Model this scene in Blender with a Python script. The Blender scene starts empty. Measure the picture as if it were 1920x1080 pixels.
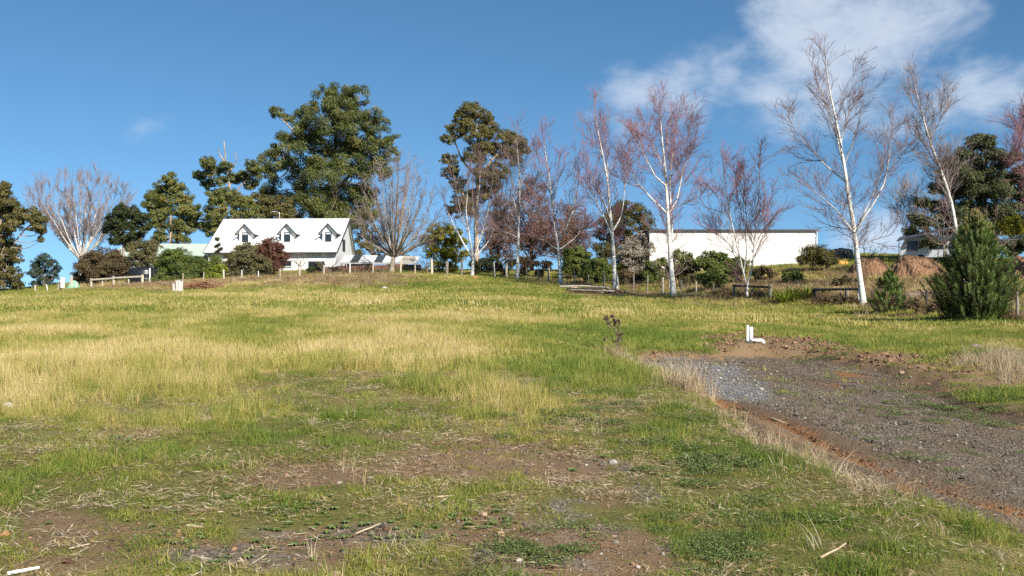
import bpy, math, random
import numpy as np
from mathutils import Vector
R = math.radians
rng = np.random.default_rng(7)
random.seed(7)
SC = bpy.context.scene
COL = SC.collection

# ------------------------------------------------------------------ camera, world, sun, exposure
F = 1884.0            # focal length in pixels of the 1920 px wide photograph
EYE = 1.6
HOR = 600.0           # row of the horizon in the photograph
cam = bpy.data.cameras.new('camera'); camo = bpy.data.objects.new('camera', cam); COL.objects.link(camo)
cam.sensor_width = 36.0; cam.lens = 36.0 * F / 1920.0
cam.shift_y = (HOR - 540.0) / 1920.0
cam.clip_start = 0.1; cam.clip_end = 9000
camo.location = (0, 0, EYE); camo.rotation_euler = (R(90), 0, 0)
SC.camera = camo

SUN_AZ = R(33)        # to the right of straight behind the camera
SUN_EL = R(33)
sdir = Vector((math.sin(SUN_AZ)*math.cos(SUN_EL), -math.cos(SUN_AZ)*math.cos(SUN_EL), math.sin(SUN_EL)))
W = bpy.data.worlds.new('World'); SC.world = W; W.use_nodes = True
def build_world():
    nt = W.node_tree; nt.nodes.clear(); N = nt.nodes.new; L = nt.links.new
    out = N('ShaderNodeOutputWorld'); bg = N('ShaderNodeBackground'); bg.inputs[1].default_value = 0.065
    sky = N('ShaderNodeTexSky'); sky.sky_type = 'NISHITA'; sky.sun_disc = False
    sky.sun_elevation = SUN_EL
    sky.sun_rotation = math.atan2(sdir.x, sdir.y)
    sky.altitude = 4000; sky.air_density = 1.25; sky.dust_density = 0.6; sky.ozone_density = 3.0
    tc = N('ShaderNodeTexCoord')
    lift = N('ShaderNodeVectorMath'); lift.operation = 'ADD'; lift.inputs[1].default_value = (0, 0, .07); L(tc.outputs['Generated'], lift.inputs[0])
    nlz = N('ShaderNodeVectorMath'); nlz.operation = 'NORMALIZE'; L(lift.outputs[0], nlz.inputs[0]); L(nlz.outputs[0], sky.inputs[0])
    hs = N('ShaderNodeHueSaturation'); hs.inputs['Saturation'].default_value = 1.14; hs.inputs['Hue'].default_value = 0.4905; L(sky.outputs[0], hs.inputs['Color'])
    def math_(op, a, b=None, clamp=False):
        m = N('ShaderNodeMath'); m.operation = op; m.use_clamp = clamp
        for i, v in enumerate((a, b)):
            if v is None: continue
            if hasattr(v, 'links'): L(v, m.inputs[i])
            else: m.inputs[i].default_value = v
        return m.outputs[0]
    nz = N('ShaderNodeTexNoise'); nz.inputs['Scale'].default_value = 13; nz.inputs['Detail'].default_value = 9
    nz.inputs['Roughness'].default_value = 0.62; nz.inputs['Distortion'].default_value = 0.3
    mp = N('ShaderNodeMapping'); mp.inputs['Scale'].default_value = (1, 1, 1.5); L(tc.outputs['Generated'], mp.inputs[0]); L(mp.outputs[0], nz.inputs[0])
    nw = N('ShaderNodeTexNoise'); nw.inputs['Scale'].default_value = 9; nw.inputs['Detail'].default_value = 5
    L(tc.outputs['Generated'], nw.inputs[0])
    wv = N('ShaderNodeVectorMath'); wv.operation = 'MULTIPLY_ADD'
    L(nw.outputs['Color'], wv.inputs[0]); wv.inputs[1].default_value = (0.09,)*3
    L(tc.outputs['Generated'], wv.inputs[2])
    tot = None
    # the clouds of the photograph, as soft ellipsoids of direction
    for (px, py, rx, ry, w) in [(1590, 70, 200, 150, 1.0), (1470, 160, 130, 95, .72), (1225, 195, 120, 75, .62), (1345, 135, 150, 65, .5),
                                (1790, 190, 150, 70, .72), (1540, -60, 210, 100, .9), (1690, 150, 120, 90, .5), (1660, 470, 140, 70, .75), (285, 258, 50, 32, .42), (-900, 150, 260, 90, .7), (3000, 100, 300, 100, .8)]:
        a, b = (px-960)/F, (HOR-py)/F
        ln = math.sqrt(a*a + b*b + 1)
        c = Vector((a/ln + .045, 1/ln + .045, b/ln + .045))
        s = N('ShaderNodeVectorMath'); s.operation = 'SUBTRACT'; L(wv.outputs[0], s.inputs[0]); s.inputs[1].default_value = c
        m = N('ShaderNodeVectorMath'); m.operation = 'MULTIPLY'; L(s.outputs[0], m.inputs[0])
        m.inputs[1].default_value = (ln*F/rx, 4.0, ln*F/ry)
        l = N('ShaderNodeVectorMath'); l.operation = 'LENGTH'; L(m.outputs[0], l.inputs[0])
        e = math_('MULTIPLY', math_('SUBTRACT', 1.25, l.outputs['Value'], True), w)
        tot = e if tot is None else math_('MAXIMUM', tot, e)
    k = math_('MULTIPLY', tot, math_('MULTIPLY_ADD', nz.outputs[0], 2.6))
    k.node.inputs[1].default_value = 1
    # alpha = smoothstep of blob * noise
    nn = math_('ADD', math_('MULTIPLY', math_('SUBTRACT', nz.outputs[0], 0.5), 2.3), tot)
    ss = N('ShaderNodeMapRange'); ss.interpolation_type = 'SMOOTHSTEP'; L(nn, ss.inputs[0])
    ss.inputs[1].default_value = 0.02; ss.inputs[2].default_value = 1.15; ss.inputs[3].default_value = 0; ss.inputs[4].default_value = 0.68
    gate = N('ShaderNodeMapRange'); gate.interpolation_type = 'SMOOTHSTEP'; L(tot, gate.inputs[0]); gate.inputs[1].default_value = 0; gate.inputs[2].default_value = .3
    al = math_('MULTIPLY', ss.outputs[0], gate.outputs[0])
    mx = N('ShaderNodeMix'); mx.data_type = 'RGBA'; L(al, mx.inputs[0]); L(hs.outputs[0], mx.inputs[6])
    mx.inputs[7].default_value = (6.3, 6.8, 7.6, 1)
    L(mx.outputs[2], bg.inputs[0]); L(bg.outputs[0], out.inputs[0])
build_world()
sl = bpy.data.lights.new('sun', 'SUN'); sl.energy = 4.6; sl.angle = R(0.53); sl.color = (1.0, .93, .82)
so = bpy.data.objects.new('sun', sl); COL.objects.link(so); so.rotation_euler = sdir.to_track_quat('Z', 'Y').to_euler()
SC.view_settings.view_transform = 'Standard'; SC.view_settings.look = 'None'
SC.view_settings.exposure = 1.0; SC.view_settings.gamma = 1.0; SC.view_settings.use_curve_mapping = False
SC.render.engine = 'CYCLES'
SC.cycles.max_bounces = 5; SC.cycles.diffuse_bounces = 2; SC.cycles.glossy_bounces = 2; SC.cycles.transmission_bounces = 3; SC.cycles.transparent_max_bounces = 6
SC.cycles.use_denoising = False

# ------------------------------------------------------------------ numeric helpers
def lat(ix, iy, seed):
    h = (ix.astype(np.int64)*374761393 + iy.astype(np.int64)*668265263 + seed*1442695041) & 0x7fffffff
    h = ((h ^ (h >> 13))*1274126177) & 0x7fffffff
    return ((h ^ (h >> 16)) & 0xffff)/65535.0
def vnoise(x, y, seed=0):
    x = np.asarray(x, float); y = np.asarray(y, float)
    ix, iy = np.floor(x), np.floor(y); fx, fy = x-ix, y-iy
    fx, fy = fx*fx*(3-2*fx), fy*fy*(3-2*fy)
    a, b, c, d = lat(ix, iy, seed), lat(ix+1, iy, seed), lat(ix, iy+1, seed), lat(ix+1, iy+1, seed)
    return a+(b-a)*fx+(c-a)*fy+(a-b-c+d)*fx*fy
def fbm(x, y, seed=0, n=4):
    s = 0; w = .5; t = 0
    for i in range(n):
        s = s + w*vnoise(x*2**i, y*2**i, seed+i*17); t += w; w *= .5
    return s/t
def sstep(a, b, x):
    t = np.clip((np.asarray(x, float)-a)/(b-a), 0, 1); return t*t*(3-2*t)
def nrm(v): return v/np.maximum(np.linalg.norm(v, axis=-1, keepdims=True), 1e-9)
def at(px, py, Y):
    "the point at forward distance Y that the photograph shows at pixel px, py"
    return np.array([(px-960)/F*Y, Y, EYE+(HOR-py)/F*Y])
def pix(X, Y, Z):
    Yc = np.maximum(Y, 2.0); return 960+F*X/Yc, HOR-F*(Z-EYE)/Yc

# ------------------------------------------------------------------ terrain (thin plate spline through surveyed points)
CT = [(0,1080,5.0),(480,1080,5.1),(960,1080,5.2),(1440,1080,5.4),(1920,1080,5.6),(0,900,7.2),(960,900,7.5),(1500,900,7.9),(1920,935,9.0),
 (0,750,12.5),(500,750,12.4),(960,750,12.5),(1380,745,13.4),(1920,790,14.6),(1650,745,16.5),(0,650,22),(500,650,22),(960,650,22),(1180,664,24),(1420,645,29),(1700,668,25.5),(1920,690,23),
 (0,600,33),(500,598,34),(960,600,35),(1250,608,38),(1500,612,40),(1907,607,44),(1920,640,33),(0,570,55),(500,566,55),(960,565,56),(1250,575,58),(1400,571,67),(1620,576,62),(1740,588,54),
 (1262,556,77),(1153,546,84),(1050,535,90),(967,524,94),(885,518,97),(740,515,100),(560,520,102),(400,527,104),(340,549,88),(275,533,104),(180,540,106),(60,546,108),(0,547,108),
 (600,545,75),(200,556,75),(800,548,72),(1500,500,88),(1300,503,92),(1620,511,78),(1750,520,72),(1900,541,62),(1500,542,74),(1250,521,88),(1100,516,104),
 (500,511,118),(700,508,116),(740,508,112),(1000,512,112),(200,522,120),(50,541,122),(-150,556,100),(-150,640,24),(-150,900,7),(2080,640,36),(2080,590,52),(2080,520,80),(2080,1000,7.5)]
cp = np.array([at(*c) for c in CT])
def fanuv(X, Y):
    return np.stack([2.2*X/(Y+10.0), np.log(Y+10.0)], -1)
_q = fanuv(cp[:, 0], cp[:, 1])
def _U(r2): return np.where(r2 > 1e-12, .5*r2*np.log(np.maximum(r2, 1e-12)), 0)
_n = len(_q)
_A = np.zeros((_n+3, _n+3)); _A[:_n, :_n] = _U(((_q[:, None]-_q[None])**2).sum(-1))+np.eye(_n)*2e-4
_A[:_n, _n] = 1; _A[:_n, _n+1:] = _q; _A[_n, :_n] = 1; _A[_n+1:, :_n] = _q.T
_w = np.linalg.solve(_A, np.r_[cp[:, 2], 0, 0, 0])
def base_z(X, Y):
    X = np.asarray(X, float); Y = np.asarray(Y, float)
    Yq = np.clip(Y, 4.0, 128); Xq = np.clip(X, -(0.64*Yq+4), 0.64*Yq+4)
    q = fanuv(Xq, Yq).reshape(-1, 2)
    z = np.empty(len(q))
    for i in range(0, len(q), 40000):
        s = q[i:i+40000]
        z[i:i+40000] = _U(((s[:, None]-_q[None])**2).sum(-1)) @ _w[:_n] + _w[_n] + s @ _w[_n+1:]
    z = z.reshape(X.shape)
    far = 5.5-(Y-128)*.045
    return z*(1-sstep(126, 170, Y))+far*sstep(126, 170, Y)

# the gravel drive: outline in metres, from points of the photograph on the terrain
def hit(px, py):
    "where the line of sight through a pixel meets the terrain"
    Y = np.exp(np.linspace(math.log(3.5), math.log(125), 1500))
    X = (px-960)/F*Y; z = EYE+(HOR-py)/F*Y
    d = z-base_z(X, Y); k = np.where(d < 0)[0]
    i = k[0] if len(k) else len(Y)-1
    return np.array([X[i], Y[i]])
ROAD = np.array([hit(*p) for p in [(1172,667),(1235,662),(1330,664),(1430,656),(1540,664),(1640,680),(1720,700),(1800,728),(1850,752),(1925,778)]]
    + [(13.0, 11.5), (13.5, 4.0), (8.2, 4.5)] + [hit(*p) for p in [(1925,1004),(1820,968),(1700,938),(1600,906),(1500,857),(1420,812),(1340,766),(1285,727),(1225,692)]])
def seg_dist(X, Y, A, B):
    P = np.stack([X, Y], -1); d = B-A; t = np.clip(((P-A)@d)/(d@d), 0, 1)
    return np.linalg.norm(P-(A+t[..., None]*d), axis=-1)
def road_in(X, Y):
    "signed distance into the drive, metres"
    ins = np.zeros(X.shape, bool); dm = np.full(X.shape, 1e9); n = len(ROAD)
    for i in range(n):
        A, B = ROAD[i], ROAD[(i+1) % n]
        dm = np.minimum(dm, seg_dist(X, Y, A, B))
        c = (A[1] > Y) != (B[1] > Y)
        with np.errstate(divide='ignore', invalid='ignore'):
            xi = (B[0]-A[0])*(Y-A[1])/(B[1]-A[1]+1e-12)+A[0]
        ins ^= c & (X < xi)
    return np.where(ins, dm, -dm)+(fbm(X*1.1, Y*1.1, 91, 4)-.5)*.7
RUT = np.array([hit(*p) for p in [(1350,738),(1440,765),(1530,808),(1640,850),(1760,888),(1930,938)]])
def rut_d(X, Y):
    d = np.full(X.shape, 1e9)
    for i in range(len(RUT)-1): d = np.minimum(d, seg_dist(X, Y, RUT[i], RUT[i+1]))
    return d
def blobs(px, py, lst):
    m = np.zeros(np.shape(px))
    for (cx, cy, rx, ry, w) in lst:
        m = np.maximum(m, w*np.exp(-(((px-cx)/rx)**2+((py-cy)/ry)**2)**1.3*.8))
    return m
SOIL = [(930,868,260,46,1),(540,884,130,20,1),(800,1010,330,40,.75),(1090,1040,190,60,1),(200,1010,230,55,.8),(520,1050,200,40,.9),(1150,930,110,45,.7),(90,1060,200,40,.6),(900,830,90,18,.8),
        (1440,650,150,17,1),(1350,632,70,8,.9),(1600,668,170,14,1),(1780,690,140,20,.85),(1150,551,120,7,.95),(1560,845,90,24,.5),(1300,735,60,20,.6),(1850,700,130,42,1),(1280,664,120,8,.7),(520,800,60,16,.5)]
GRAV = [(1110,985,180,42,1),(650,1010,260,34,.8),(450,1055,160,40,.9),(1200,900,110,50,.55),(1080,1070,160,30,.6),(950,1060,120,30,.5),(1600,950,120,30,.3),(760,960,120,25,.5)]
STRAW = [(90,700,240,95,1.0),(330,660,240,40,.9),(720,662,260,45,.95),(880,730,130,70,.7),(380,770,150,70,.5),(230,790,150,50,.6),(980,760,120,60,.4),(60,830,150,40,.4),
         (1250,600,220,14,.45),(900,600,160,12,.7),(560,560,300,10,.55),(250,575,200,9,.35),(1600,612,300,12,.25),(1300,730,120,30,.25),(1000,880,500,40,.2),(480,600,300,14,.5)]
DRY = [(540,528,170,9,1),(640,521,90,8,1),(300,535,150,7,.9),(1440,540,140,24,1),(1560,545,200,24,1),(1760,560,180,28,1),(1620,530,220,24,.9),(1300,535,130,18,.8),(1180,530,120,10,.6)]
GREENER = [(720,533,90,9,1),(1000,620,60,20,.3),(1130,640,150,28,.8),(1050,690,150,40,.7),(560,800,200,60,.6),(640,720,140,40,.5),(1120,548,200,9,.8),(760,770,220,50,.5),(1250,650,120,10,.5),(520,640,60,10,.5),(160,640,180,8,.6),(1300,860,200,90,.6),(1500,1000,300,100,.6),(1350,1010,120,60,.8)]
def masks(X, Y, Z):
    wx = (fbm(X*.9/np.maximum(1, Y/14), Y*.9/np.maximum(1, Y/14), 5)-.5); wy = (fbm(X*.9/np.maximum(1, Y/14)+40, Y*.9/np.maximum(1, Y/14), 6)-.5)
    px, py = pix(X, Y, Z)
    px = px+wx*150; py = py+wy*40*np.clip((py-505)/200, .15, 1.6)
    soil = blobs(px, py, SOIL); grav = blobs(px, py, GRAV); straw = blobs(px, py, STRAW); dry = blobs(px, py, DRY); gr = blobs(px, py, GREENER)
    n = fbm(X*1.7, Y*1.7, 31, 4)
    soil = sstep(.33, .62, soil*.85+(n-.5)*.75)
    grav = .85*sstep(.42, .95, grav*.75+(fbm(X*3.3, Y*3.3, 37, 4)-.5)*1.5)
    n2 = .5*fbm(X*.5, Y*.35, 41, 4)+.5*fbm(X*1.1, Y*.8, 43, 3)
    straw = np.clip(straw*.9+(n2-.5)*1.9+.10-gr*.45, 0, 1)
    return soil, grav, straw, dry, gr
def micro(X, Y):
    s = np.clip(Y/8, .5, 3)
    return (fbm(X*.8, Y*.8, 3, 4)-.5)*.10+(fbm(X*4, Y*4, 8, 3)-.5)*.03+(fbm(X*.16, Y*.16, 12, 3)-.5)*.35*sstep(8, 30, Y)
def ground_z(X, Y):
    X = np.asarray(X, float); Y = np.asarray(Y, float)
    d = road_in(X, Y); rd = sstep(-.25, .45, d)
    # a low bank of turned soil beyond the end of the drive
    z = base_z(X, Y)+micro(X, Y)*(1-.7*rd)
    px, py = pix(X, Y, z)
    bank = blobs(px, py, [(1440,648,110,12,1),(1620,664,150,9,.7),(1830,690,120,22,1),(1340,634,50,6,.5)])
    z = z+bank*(.06+.40*(fbm(X*2.2, Y*2.2, 55, 4)-.35)+.22*(fbm(X*7, Y*7, 57, 3)-.5))*(1-rd)
    return z-.2*rd
def gz(x, y): return float(ground_z(np.array([x]), np.array([y]))[0])
def on_ground(px, Y):
    X = (px-960)/F*Y; return np.array([X, Y, gz(X, Y)])

# ------------------------------------------------------------------ mesh + material helpers
def mesh_from(name, V, faces, smooth=False, attrs=None):
    "faces: int array (n,3) or (n,4), or a list of such arrays"
    V = np.ascontiguousarray(V, np.float32)
    if not isinstance(faces, (list, tuple)): faces = [faces]
    faces = [np.asarray(f, np.int32) for f in faces if len(f)]
    me = bpy.data.meshes.new(name)
    me.vertices.add(len(V)); me.vertices.foreach_set('co', V.ravel())
    loops = np.concatenate([f.ravel() for f in faces]); tot = np.concatenate([np.full(len(f), f.shape[1], np.int32) for f in faces])
    me.loops.add(len(loops)); me.loops.foreach_set('vertex_index', loops)
    me.polygons.add(len(tot)); me.polygons.foreach_set('loop_start', np.r_[0, np.cumsum(tot)[:-1]].astype(np.int32))
    try: me.polygons.foreach_set('loop_total', tot)
    except Exception: pass
    me.polygons.foreach_set('use_smooth', np.full(len(tot), smooth))
    for k, v in (attrs or {}).items():
        a = me.attributes.new(k, 'FLOAT', 'POINT'); a.data.foreach_set('value', np.asarray(v, np.float32))
    me.update(calc_edges=True)
    return me
def obj(name, me, mat=None, parent=None, label=None, cat=None, group=None, kind=None, loc=None):
    o = bpy.data.objects.new(name, me); COL.objects.link(o)
    if mat is not None and me is not None: me.materials.append(mat)
    if loc is not None: o.location = loc
    if parent is not None:
        o.parent = parent; o.matrix_parent_inverse = parent.matrix_basis.inverted() if parent.type == 'EMPTY' and not parent.parent else o.matrix_parent_inverse
    if label: o['label'] = label
    if cat: o['category'] = cat
    if group: o['group'] = group
    if kind: o['kind'] = kind
    return o
def empty(name, loc, label, cat, group=None):
    e = obj(name, None, None, None, label, cat, group); e.location = [float(v) for v in loc]; e.empty_display_size = .3
    return e
class MB:
    "collects boxes, tubes and faces in world coordinates into one mesh"
    def __init__(s): s.V = []; s.F = []; s.n = 0
    def add(s, V, Fs):
        s.V.append(np.asarray(V, float).reshape(-1, 3))
        for f in Fs: s.F.append([i+s.n for i in f])
        s.n += len(s.V[-1]); return s
    def box(s, c, u, v, w):
        "centre c and three half-extent vectors"
        c, u, v, w = (np.asarray(a, float) for a in (c, u, v, w))
        P = [c+a*u+b*v+d*w for d in (-1, 1) for b in (-1, 1) for a in (-1, 1)]
        return s.add(P, [(0,2,3,1),(4,5,7,6),(0,1,5,4),(2,6,7,3),(0,4,6,2),(1,3,7,5)])
    def bx(s, x0, x1, y0, y1, z0, z1):
        return s.box([(x0+x1)/2,(y0+y1)/2,(z0+z1)/2],[(x1-x0)/2,0,0],[0,(y1-y0)/2,0],[0,0,(z1-z0)/2])
    def tube(s, pts, rad, n=8, caps=True):
        pts = np.asarray(pts, float); rad = np.broadcast_to(rad, (len(pts),))
        t = nrm(np.gradient(pts, axis=0)); up = np.array([0, 0, 1.0]) if abs(t[0][2]) < .9 else np.array([1.0, 0, 0])
        V = []
        for i in range(len(pts)):
            a = np.cross(t[i], up); a /= np.linalg.norm(a); b = np.cross(a, t[i])
            for k in range(n):
                an = 2*math.pi*k/n; V.append(pts[i]+rad[i]*(a*math.cos(an)+b*math.sin(an)))
        Fs = [(i*n+k, i*n+(k+1) % n, (i+1)*n+(k+1) % n, (i+1)*n+k) for i in range(len(pts)-1) for k in range(n)]
        if caps: Fs += [tuple(range(n))[::-1], tuple((len(pts)-1)*n+k for k in range(n))]
        return s.add(V, Fs)
    def prism(s, poly, d):
        "poly: list of 3D points (planar), extruded by vector d"
        P = np.asarray(poly, float); n = len(P); d = np.asarray(d, float)
        return s.add(np.r_[P, P+d], [tuple(range(n))[::-1], tuple(range(n, 2*n))]+[(i, (i+1) % n, n+(i+1) % n, n+i) for i in range(n)])
    def build(s, name, mat, parent=None, smooth=False, bevel=0, **kw):
        me = bpy.data.meshes.new(name); me.from_pydata(np.concatenate(s.V).tolist(), [], s.F); me.update()
        if smooth: me.polygons.foreach_set('use_smooth', [True]*len(me.polygons))
        import bmesh
        bm = bmesh.new(); bm.from_mesh(me); bmesh.ops.recalc_face_normals(bm, faces=bm.faces)
        if bevel: bmesh.ops.bevel(bm, geom=list(bm.edges), offset=bevel, segments=1, affect='EDGES')
        bm.to_mesh(me); bm.free()
        o = obj(name, me, mat, None, **kw)
        if parent is not None: setpar(o, parent)
        return o
def wmat(o):
    from mathutils import Matrix
    m = Matrix.Translation(o.location)
    return (wmat(o.parent) @ o.matrix_parent_inverse @ m) if o.parent else m
def setpar(o, p):
    o.parent = p; o.matrix_parent_inverse = wmat(p).inverted()
def lin(c):
    return tuple(((v/255)/12.92 if v/255 <= .04045 else ((v/255+.055)/1.055)**2.4) for v in c)
MATS = {}
def mat(name, col, col2=None, scale=8, rough=.8, bump=0, bscale=None, spec=.25, metal=0, detail=6, stretch=(1,1,1), coord='Object', lo=.35, hi=.65, trans=0):
    if name in MATS: return MATS[name]
    m = bpy.data.materials.new(name); m.use_nodes = True; nt = m.node_tree; N = nt.nodes.new; L = nt.links.new
    b = nt.nodes['Principled BSDF']; b.inputs['Roughness'].default_value = rough; b.inputs['Specular IOR Level'].default_value = spec; b.inputs['Metallic'].default_value = metal
    b.inputs['Base Color'].default_value = (*col, 1)
    tc = N('ShaderNodeTexCoord'); mp = N('ShaderNodeMapping'); mp.inputs['Scale'].default_value = stretch; L(tc.outputs[coord], mp.inputs[0])
    if col2 is not None:
        nz = N('ShaderNodeTexNoise'); nz.inputs['Scale'].default_value = scale; nz.inputs['Detail'].default_value = detail; nz.inputs['Roughness'].default_value = .65
        L(mp.outputs[0], nz.inputs[0])
        rp = N('ShaderNodeValToRGB'); rp.color_ramp.elements[0].position = lo; rp.color_ramp.elements[1].position = hi
        rp.color_ramp.elements[0].color = (*col, 1); rp.color_ramp.elements[1].color = (*col2, 1)
        L(nz.outputs[0], rp.inputs[0]); L(rp.outputs[0], b.inputs['Base Color'])
    if bump:
        n2 = N('ShaderNodeTexNoise'); n2.inputs['Scale'].default_value = bscale or scale*3; n2.inputs['Detail'].default_value = 5; L(mp.outputs[0], n2.inputs[0])
        bp = N('ShaderNodeBump'); bp.inputs['Strength'].default_value = bump; bp.inputs['Distance'].default_value = .05; L(n2.outputs[0], bp.inputs['Height']); L(bp.outputs[0], b.inputs['Normal'])
    MATS[name] = m; return m
def leaf_mat(name, cols, trans=.3, attr='rnd', tint=None, rough=.6, spec=.25):
    "cols: ramp colours over the per-leaf attribute; tint: ramp colours for the per-tuft instance attribute, mixed in"
    m = bpy.data.materials.new(name); m.use_nodes = True; nt = m.node_tree; N = nt.nodes.new; L = nt.links.new
    b = nt.nodes['Principled BSDF']; b.inputs['Roughness'].default_value = rough; b.inputs['Specular IOR Level'].default_value = spec
    def ramp(src, cols):
        rp = N('ShaderNodeValToRGB'); e = rp.color_ramp.elements
        while len(e) < len(cols): e.new(.5)
        for i, c in enumerate(cols): e[i].position = i/(len(cols)-1); e[i].color = (*c, 1)
        L(src, rp.inputs[0]); return rp.outputs[0]
    a = N('ShaderNodeAttribute'); a.attribute_name = attr
    c = ramp(a.outputs['Fac'], cols)
    if tint:
        t = N('ShaderNodeAttribute'); t.attribute_type = 'INSTANCER'; t.attribute_name = 'tint'
        add = N('ShaderNodeMath'); add.operation = 'MULTIPLY_ADD'; L(a.outputs['Fac'], add.inputs[0]); add.inputs[1].default_value = .3
        L(t.outputs['Fac'], add.inputs[2])
        sb = N('ShaderNodeMath'); sb.operation = 'SUBTRACT'; sb.use_clamp = True; L(add.outputs[0], sb.inputs[0]); sb.inputs[1].default_value = .15
        c = ramp(sb.outputs[0], tint)
    L(c, b.inputs['Base Color'])
    if trans:
        t = N('ShaderNodeBsdfTranslucent'); L(c, t.inputs[0]); mx = N('ShaderNodeMixShader'); mx.inputs[0].default_value = trans
        L(b.outputs[0], mx.inputs[1]); L(t.outputs[0], mx.inputs[2]); L(mx.outputs[0], nt.nodes['Material Output'].inputs[0])
    return m

# ------------------------------------------------------------------ ground sheet
def surf_mat(name, build):
    m = bpy.data.materials.new(name); m.use_nodes = True; nt = m.node_tree; b = nt.nodes['Principled BSDF']
    b.inputs['Roughness'].default_value = .95; b.inputs['Specular IOR Level'].default_value = .1
    N = nt.nodes.new; L = nt.links.new
    tc = N('ShaderNodeTexCoord')
    def noise(s, d=6, r=.6):
        n = N('ShaderNodeTexNoise'); n.inputs['Scale'].default_value = s; n.inputs['Detail'].default_value = d; n.inputs['Roughness'].default_value = r; L(tc.outputs['Object'], n.inputs[0]); return n.outputs[0]
    def ramp(src, stops):
        rp = N('ShaderNodeValToRGB'); e = rp.color_ramp.elements
        while len(e) < len(stops): e.new(.5)
        for i, (p, c) in enumerate(stops): e[i].position = p; e[i].color = (*c, 1)
        L(src, rp.inputs[0]); return rp.outputs[0]
    def mix(f, a, c):
        x = N('ShaderNodeMix'); x.data_type = 'RGBA'; L(f, x.inputs[0])
        for i, v in ((6, a), (7, c)):
            if hasattr(v, 'links'): L(v, x.inputs[i])
            else: x.inputs[i].default_value = (*v, 1)
        return x.outputs[2]
    def attr(n):
        a = N('ShaderNodeAttribute'); a.attribute_name = n; return a.outputs['Fac']
    def vor(s, out='Color'):
        v = N('ShaderNodeTexVoronoi'); v.inputs['Scale'].default_value = s; L(tc.outputs['Object'], v.inputs[0]); return v.outputs[out]
    def bump(h, dist, strength=1.0, prev=None):
        bp = N('ShaderNodeBump'); bp.inputs['Distance'].default_value = dist; bp.inputs['Strength'].default_value = strength; L(h, bp.inputs['Height'])
        if prev is not None: L(prev, bp.inputs['Normal'])
        return bp.outputs[0]
    build(noise, ramp, mix, attr, vor, bump, lambda c: L(c, b.inputs['Base Color']), lambda n: L(n, b.inputs['Normal']))
    return m
def gm(noise, ramp, mix, attr, vor, bump, setc, setn):
    n1, n2, n3 = noise(2.5), noise(30, 8, .7), noise(120, 4)
    turf = mix(n1, ramp(n2, [(.3, (.055, .062, .016)), (.55, (.13, .125, .035)), (.75, (.25, .19, .085))]), ramp(n3, [(.3, (.085, .095, .022)), (.7, (.21, .18, .065))]))
    strw = ramp(n2, [(.25, (.15, .125, .04)), (.6, (.36, .28, .12))])
    soil = mix(n1, ramp(n2, [(.25, (.08, .05, .028)), (.5, (.19, .125, .072)), (.78, (.36, .26, .155))]), ramp(n3, [(.3, (.10, .065, .036)), (.7, (.27, .185, .11))]))
    grv = ramp(vor(42), [(.1, (.05, .045, .04)), (.5, (.15, .135, .12)), (.9, (.32, .28, .23))])
    c = mix(attr('straw'), turf, strw); c = mix(attr('soil'), c, soil); c = mix(attr('grav'), c, grv)
    setc(c); setn(bump(vor(42, 'Distance'), .012, .5, bump(n2, .03, .8)))
GROUND = surf_mat('paddock_ground', gm)
def fan_grid():
    t = np.linspace(-1, 1, 400); t = np.sign(t)*np.abs(t)**1.15*.78
    Yr = np.r_[np.linspace(-13, 3.4, 14), np.exp(np.linspace(math.log(3.6), math.log(135), 380)), np.exp(np.linspace(math.log(140), math.log(5000), 40))]
    O = 14.5
    X = t[None, :]*(Yr[:, None]+O); Y = np.repeat(Yr[:, None], len(t), 1)
    Z = ground_z(X, Y)
    idx = np.arange(X.size).reshape(X.shape)
    q = np.stack([idx[:-1, :-1], idx[:-1, 1:], idx[1:, 1:], idx[1:, :-1]], -1).reshape(-1, 4)
    soil, grav, straw, dry, gr = masks(X, Y, Z)
    rd = sstep(-.35, .1, road_in(X, Y)); soil = np.maximum(soil, rd)
    me = mesh_from('ground', np.stack([X, Y, Z], -1).reshape(-1, 3), q, True, dict(soil=soil.ravel(), grav=(grav*sstep(40, 20, Y)).ravel(), straw=np.maximum(straw, dry*.9).ravel()))
    obj('ground', me, GROUND, kind='structure')
fan_grid()

# ------------------------------------------------------------------ gravel drive
def rm(noise, ramp, mix, attr, vor, bump, setc, setn):
    n1, n2 = noise(1.3, 6), noise(26, 7, .7)
    st = ramp(vor(34), [(.05, (.053, .043, .033)), (.45, (.145, .120, .092)), (.8, (.235, .197, .152)), (.97, (.42, .37, .295))])
    blue = ramp(vor(30), [(.1, (.06, .062, .066)), (.55, (.165, .17, .178)), (.95, (.36, .36, .36))])
    earth = ramp(n2, [(.3, (.07, .048, .031)), (.6, (.165, .115, .075)), (.8, (.26, .19, .125))])
    oran = ramp(n2, [(.3, (.11, .05, .022)), (.55, (.28, .135, .058)), (.8, (.40, .225, .115))])
    c = mix(ramp(n1, [(.39, (0, 0, 0)), (.65, (.8, .8, .8))]), st, earth)
    c = mix(attr('blue'), c, blue); c = mix(attr('brown'), c, earth); c = mix(attr('orange'), c, oran)
    setc(c); setn(bump(vor(34, 'Distance'), .02, .8, bump(n2, .04, .9)))
ROADM = surf_mat('gravel_drive', rm)
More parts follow.
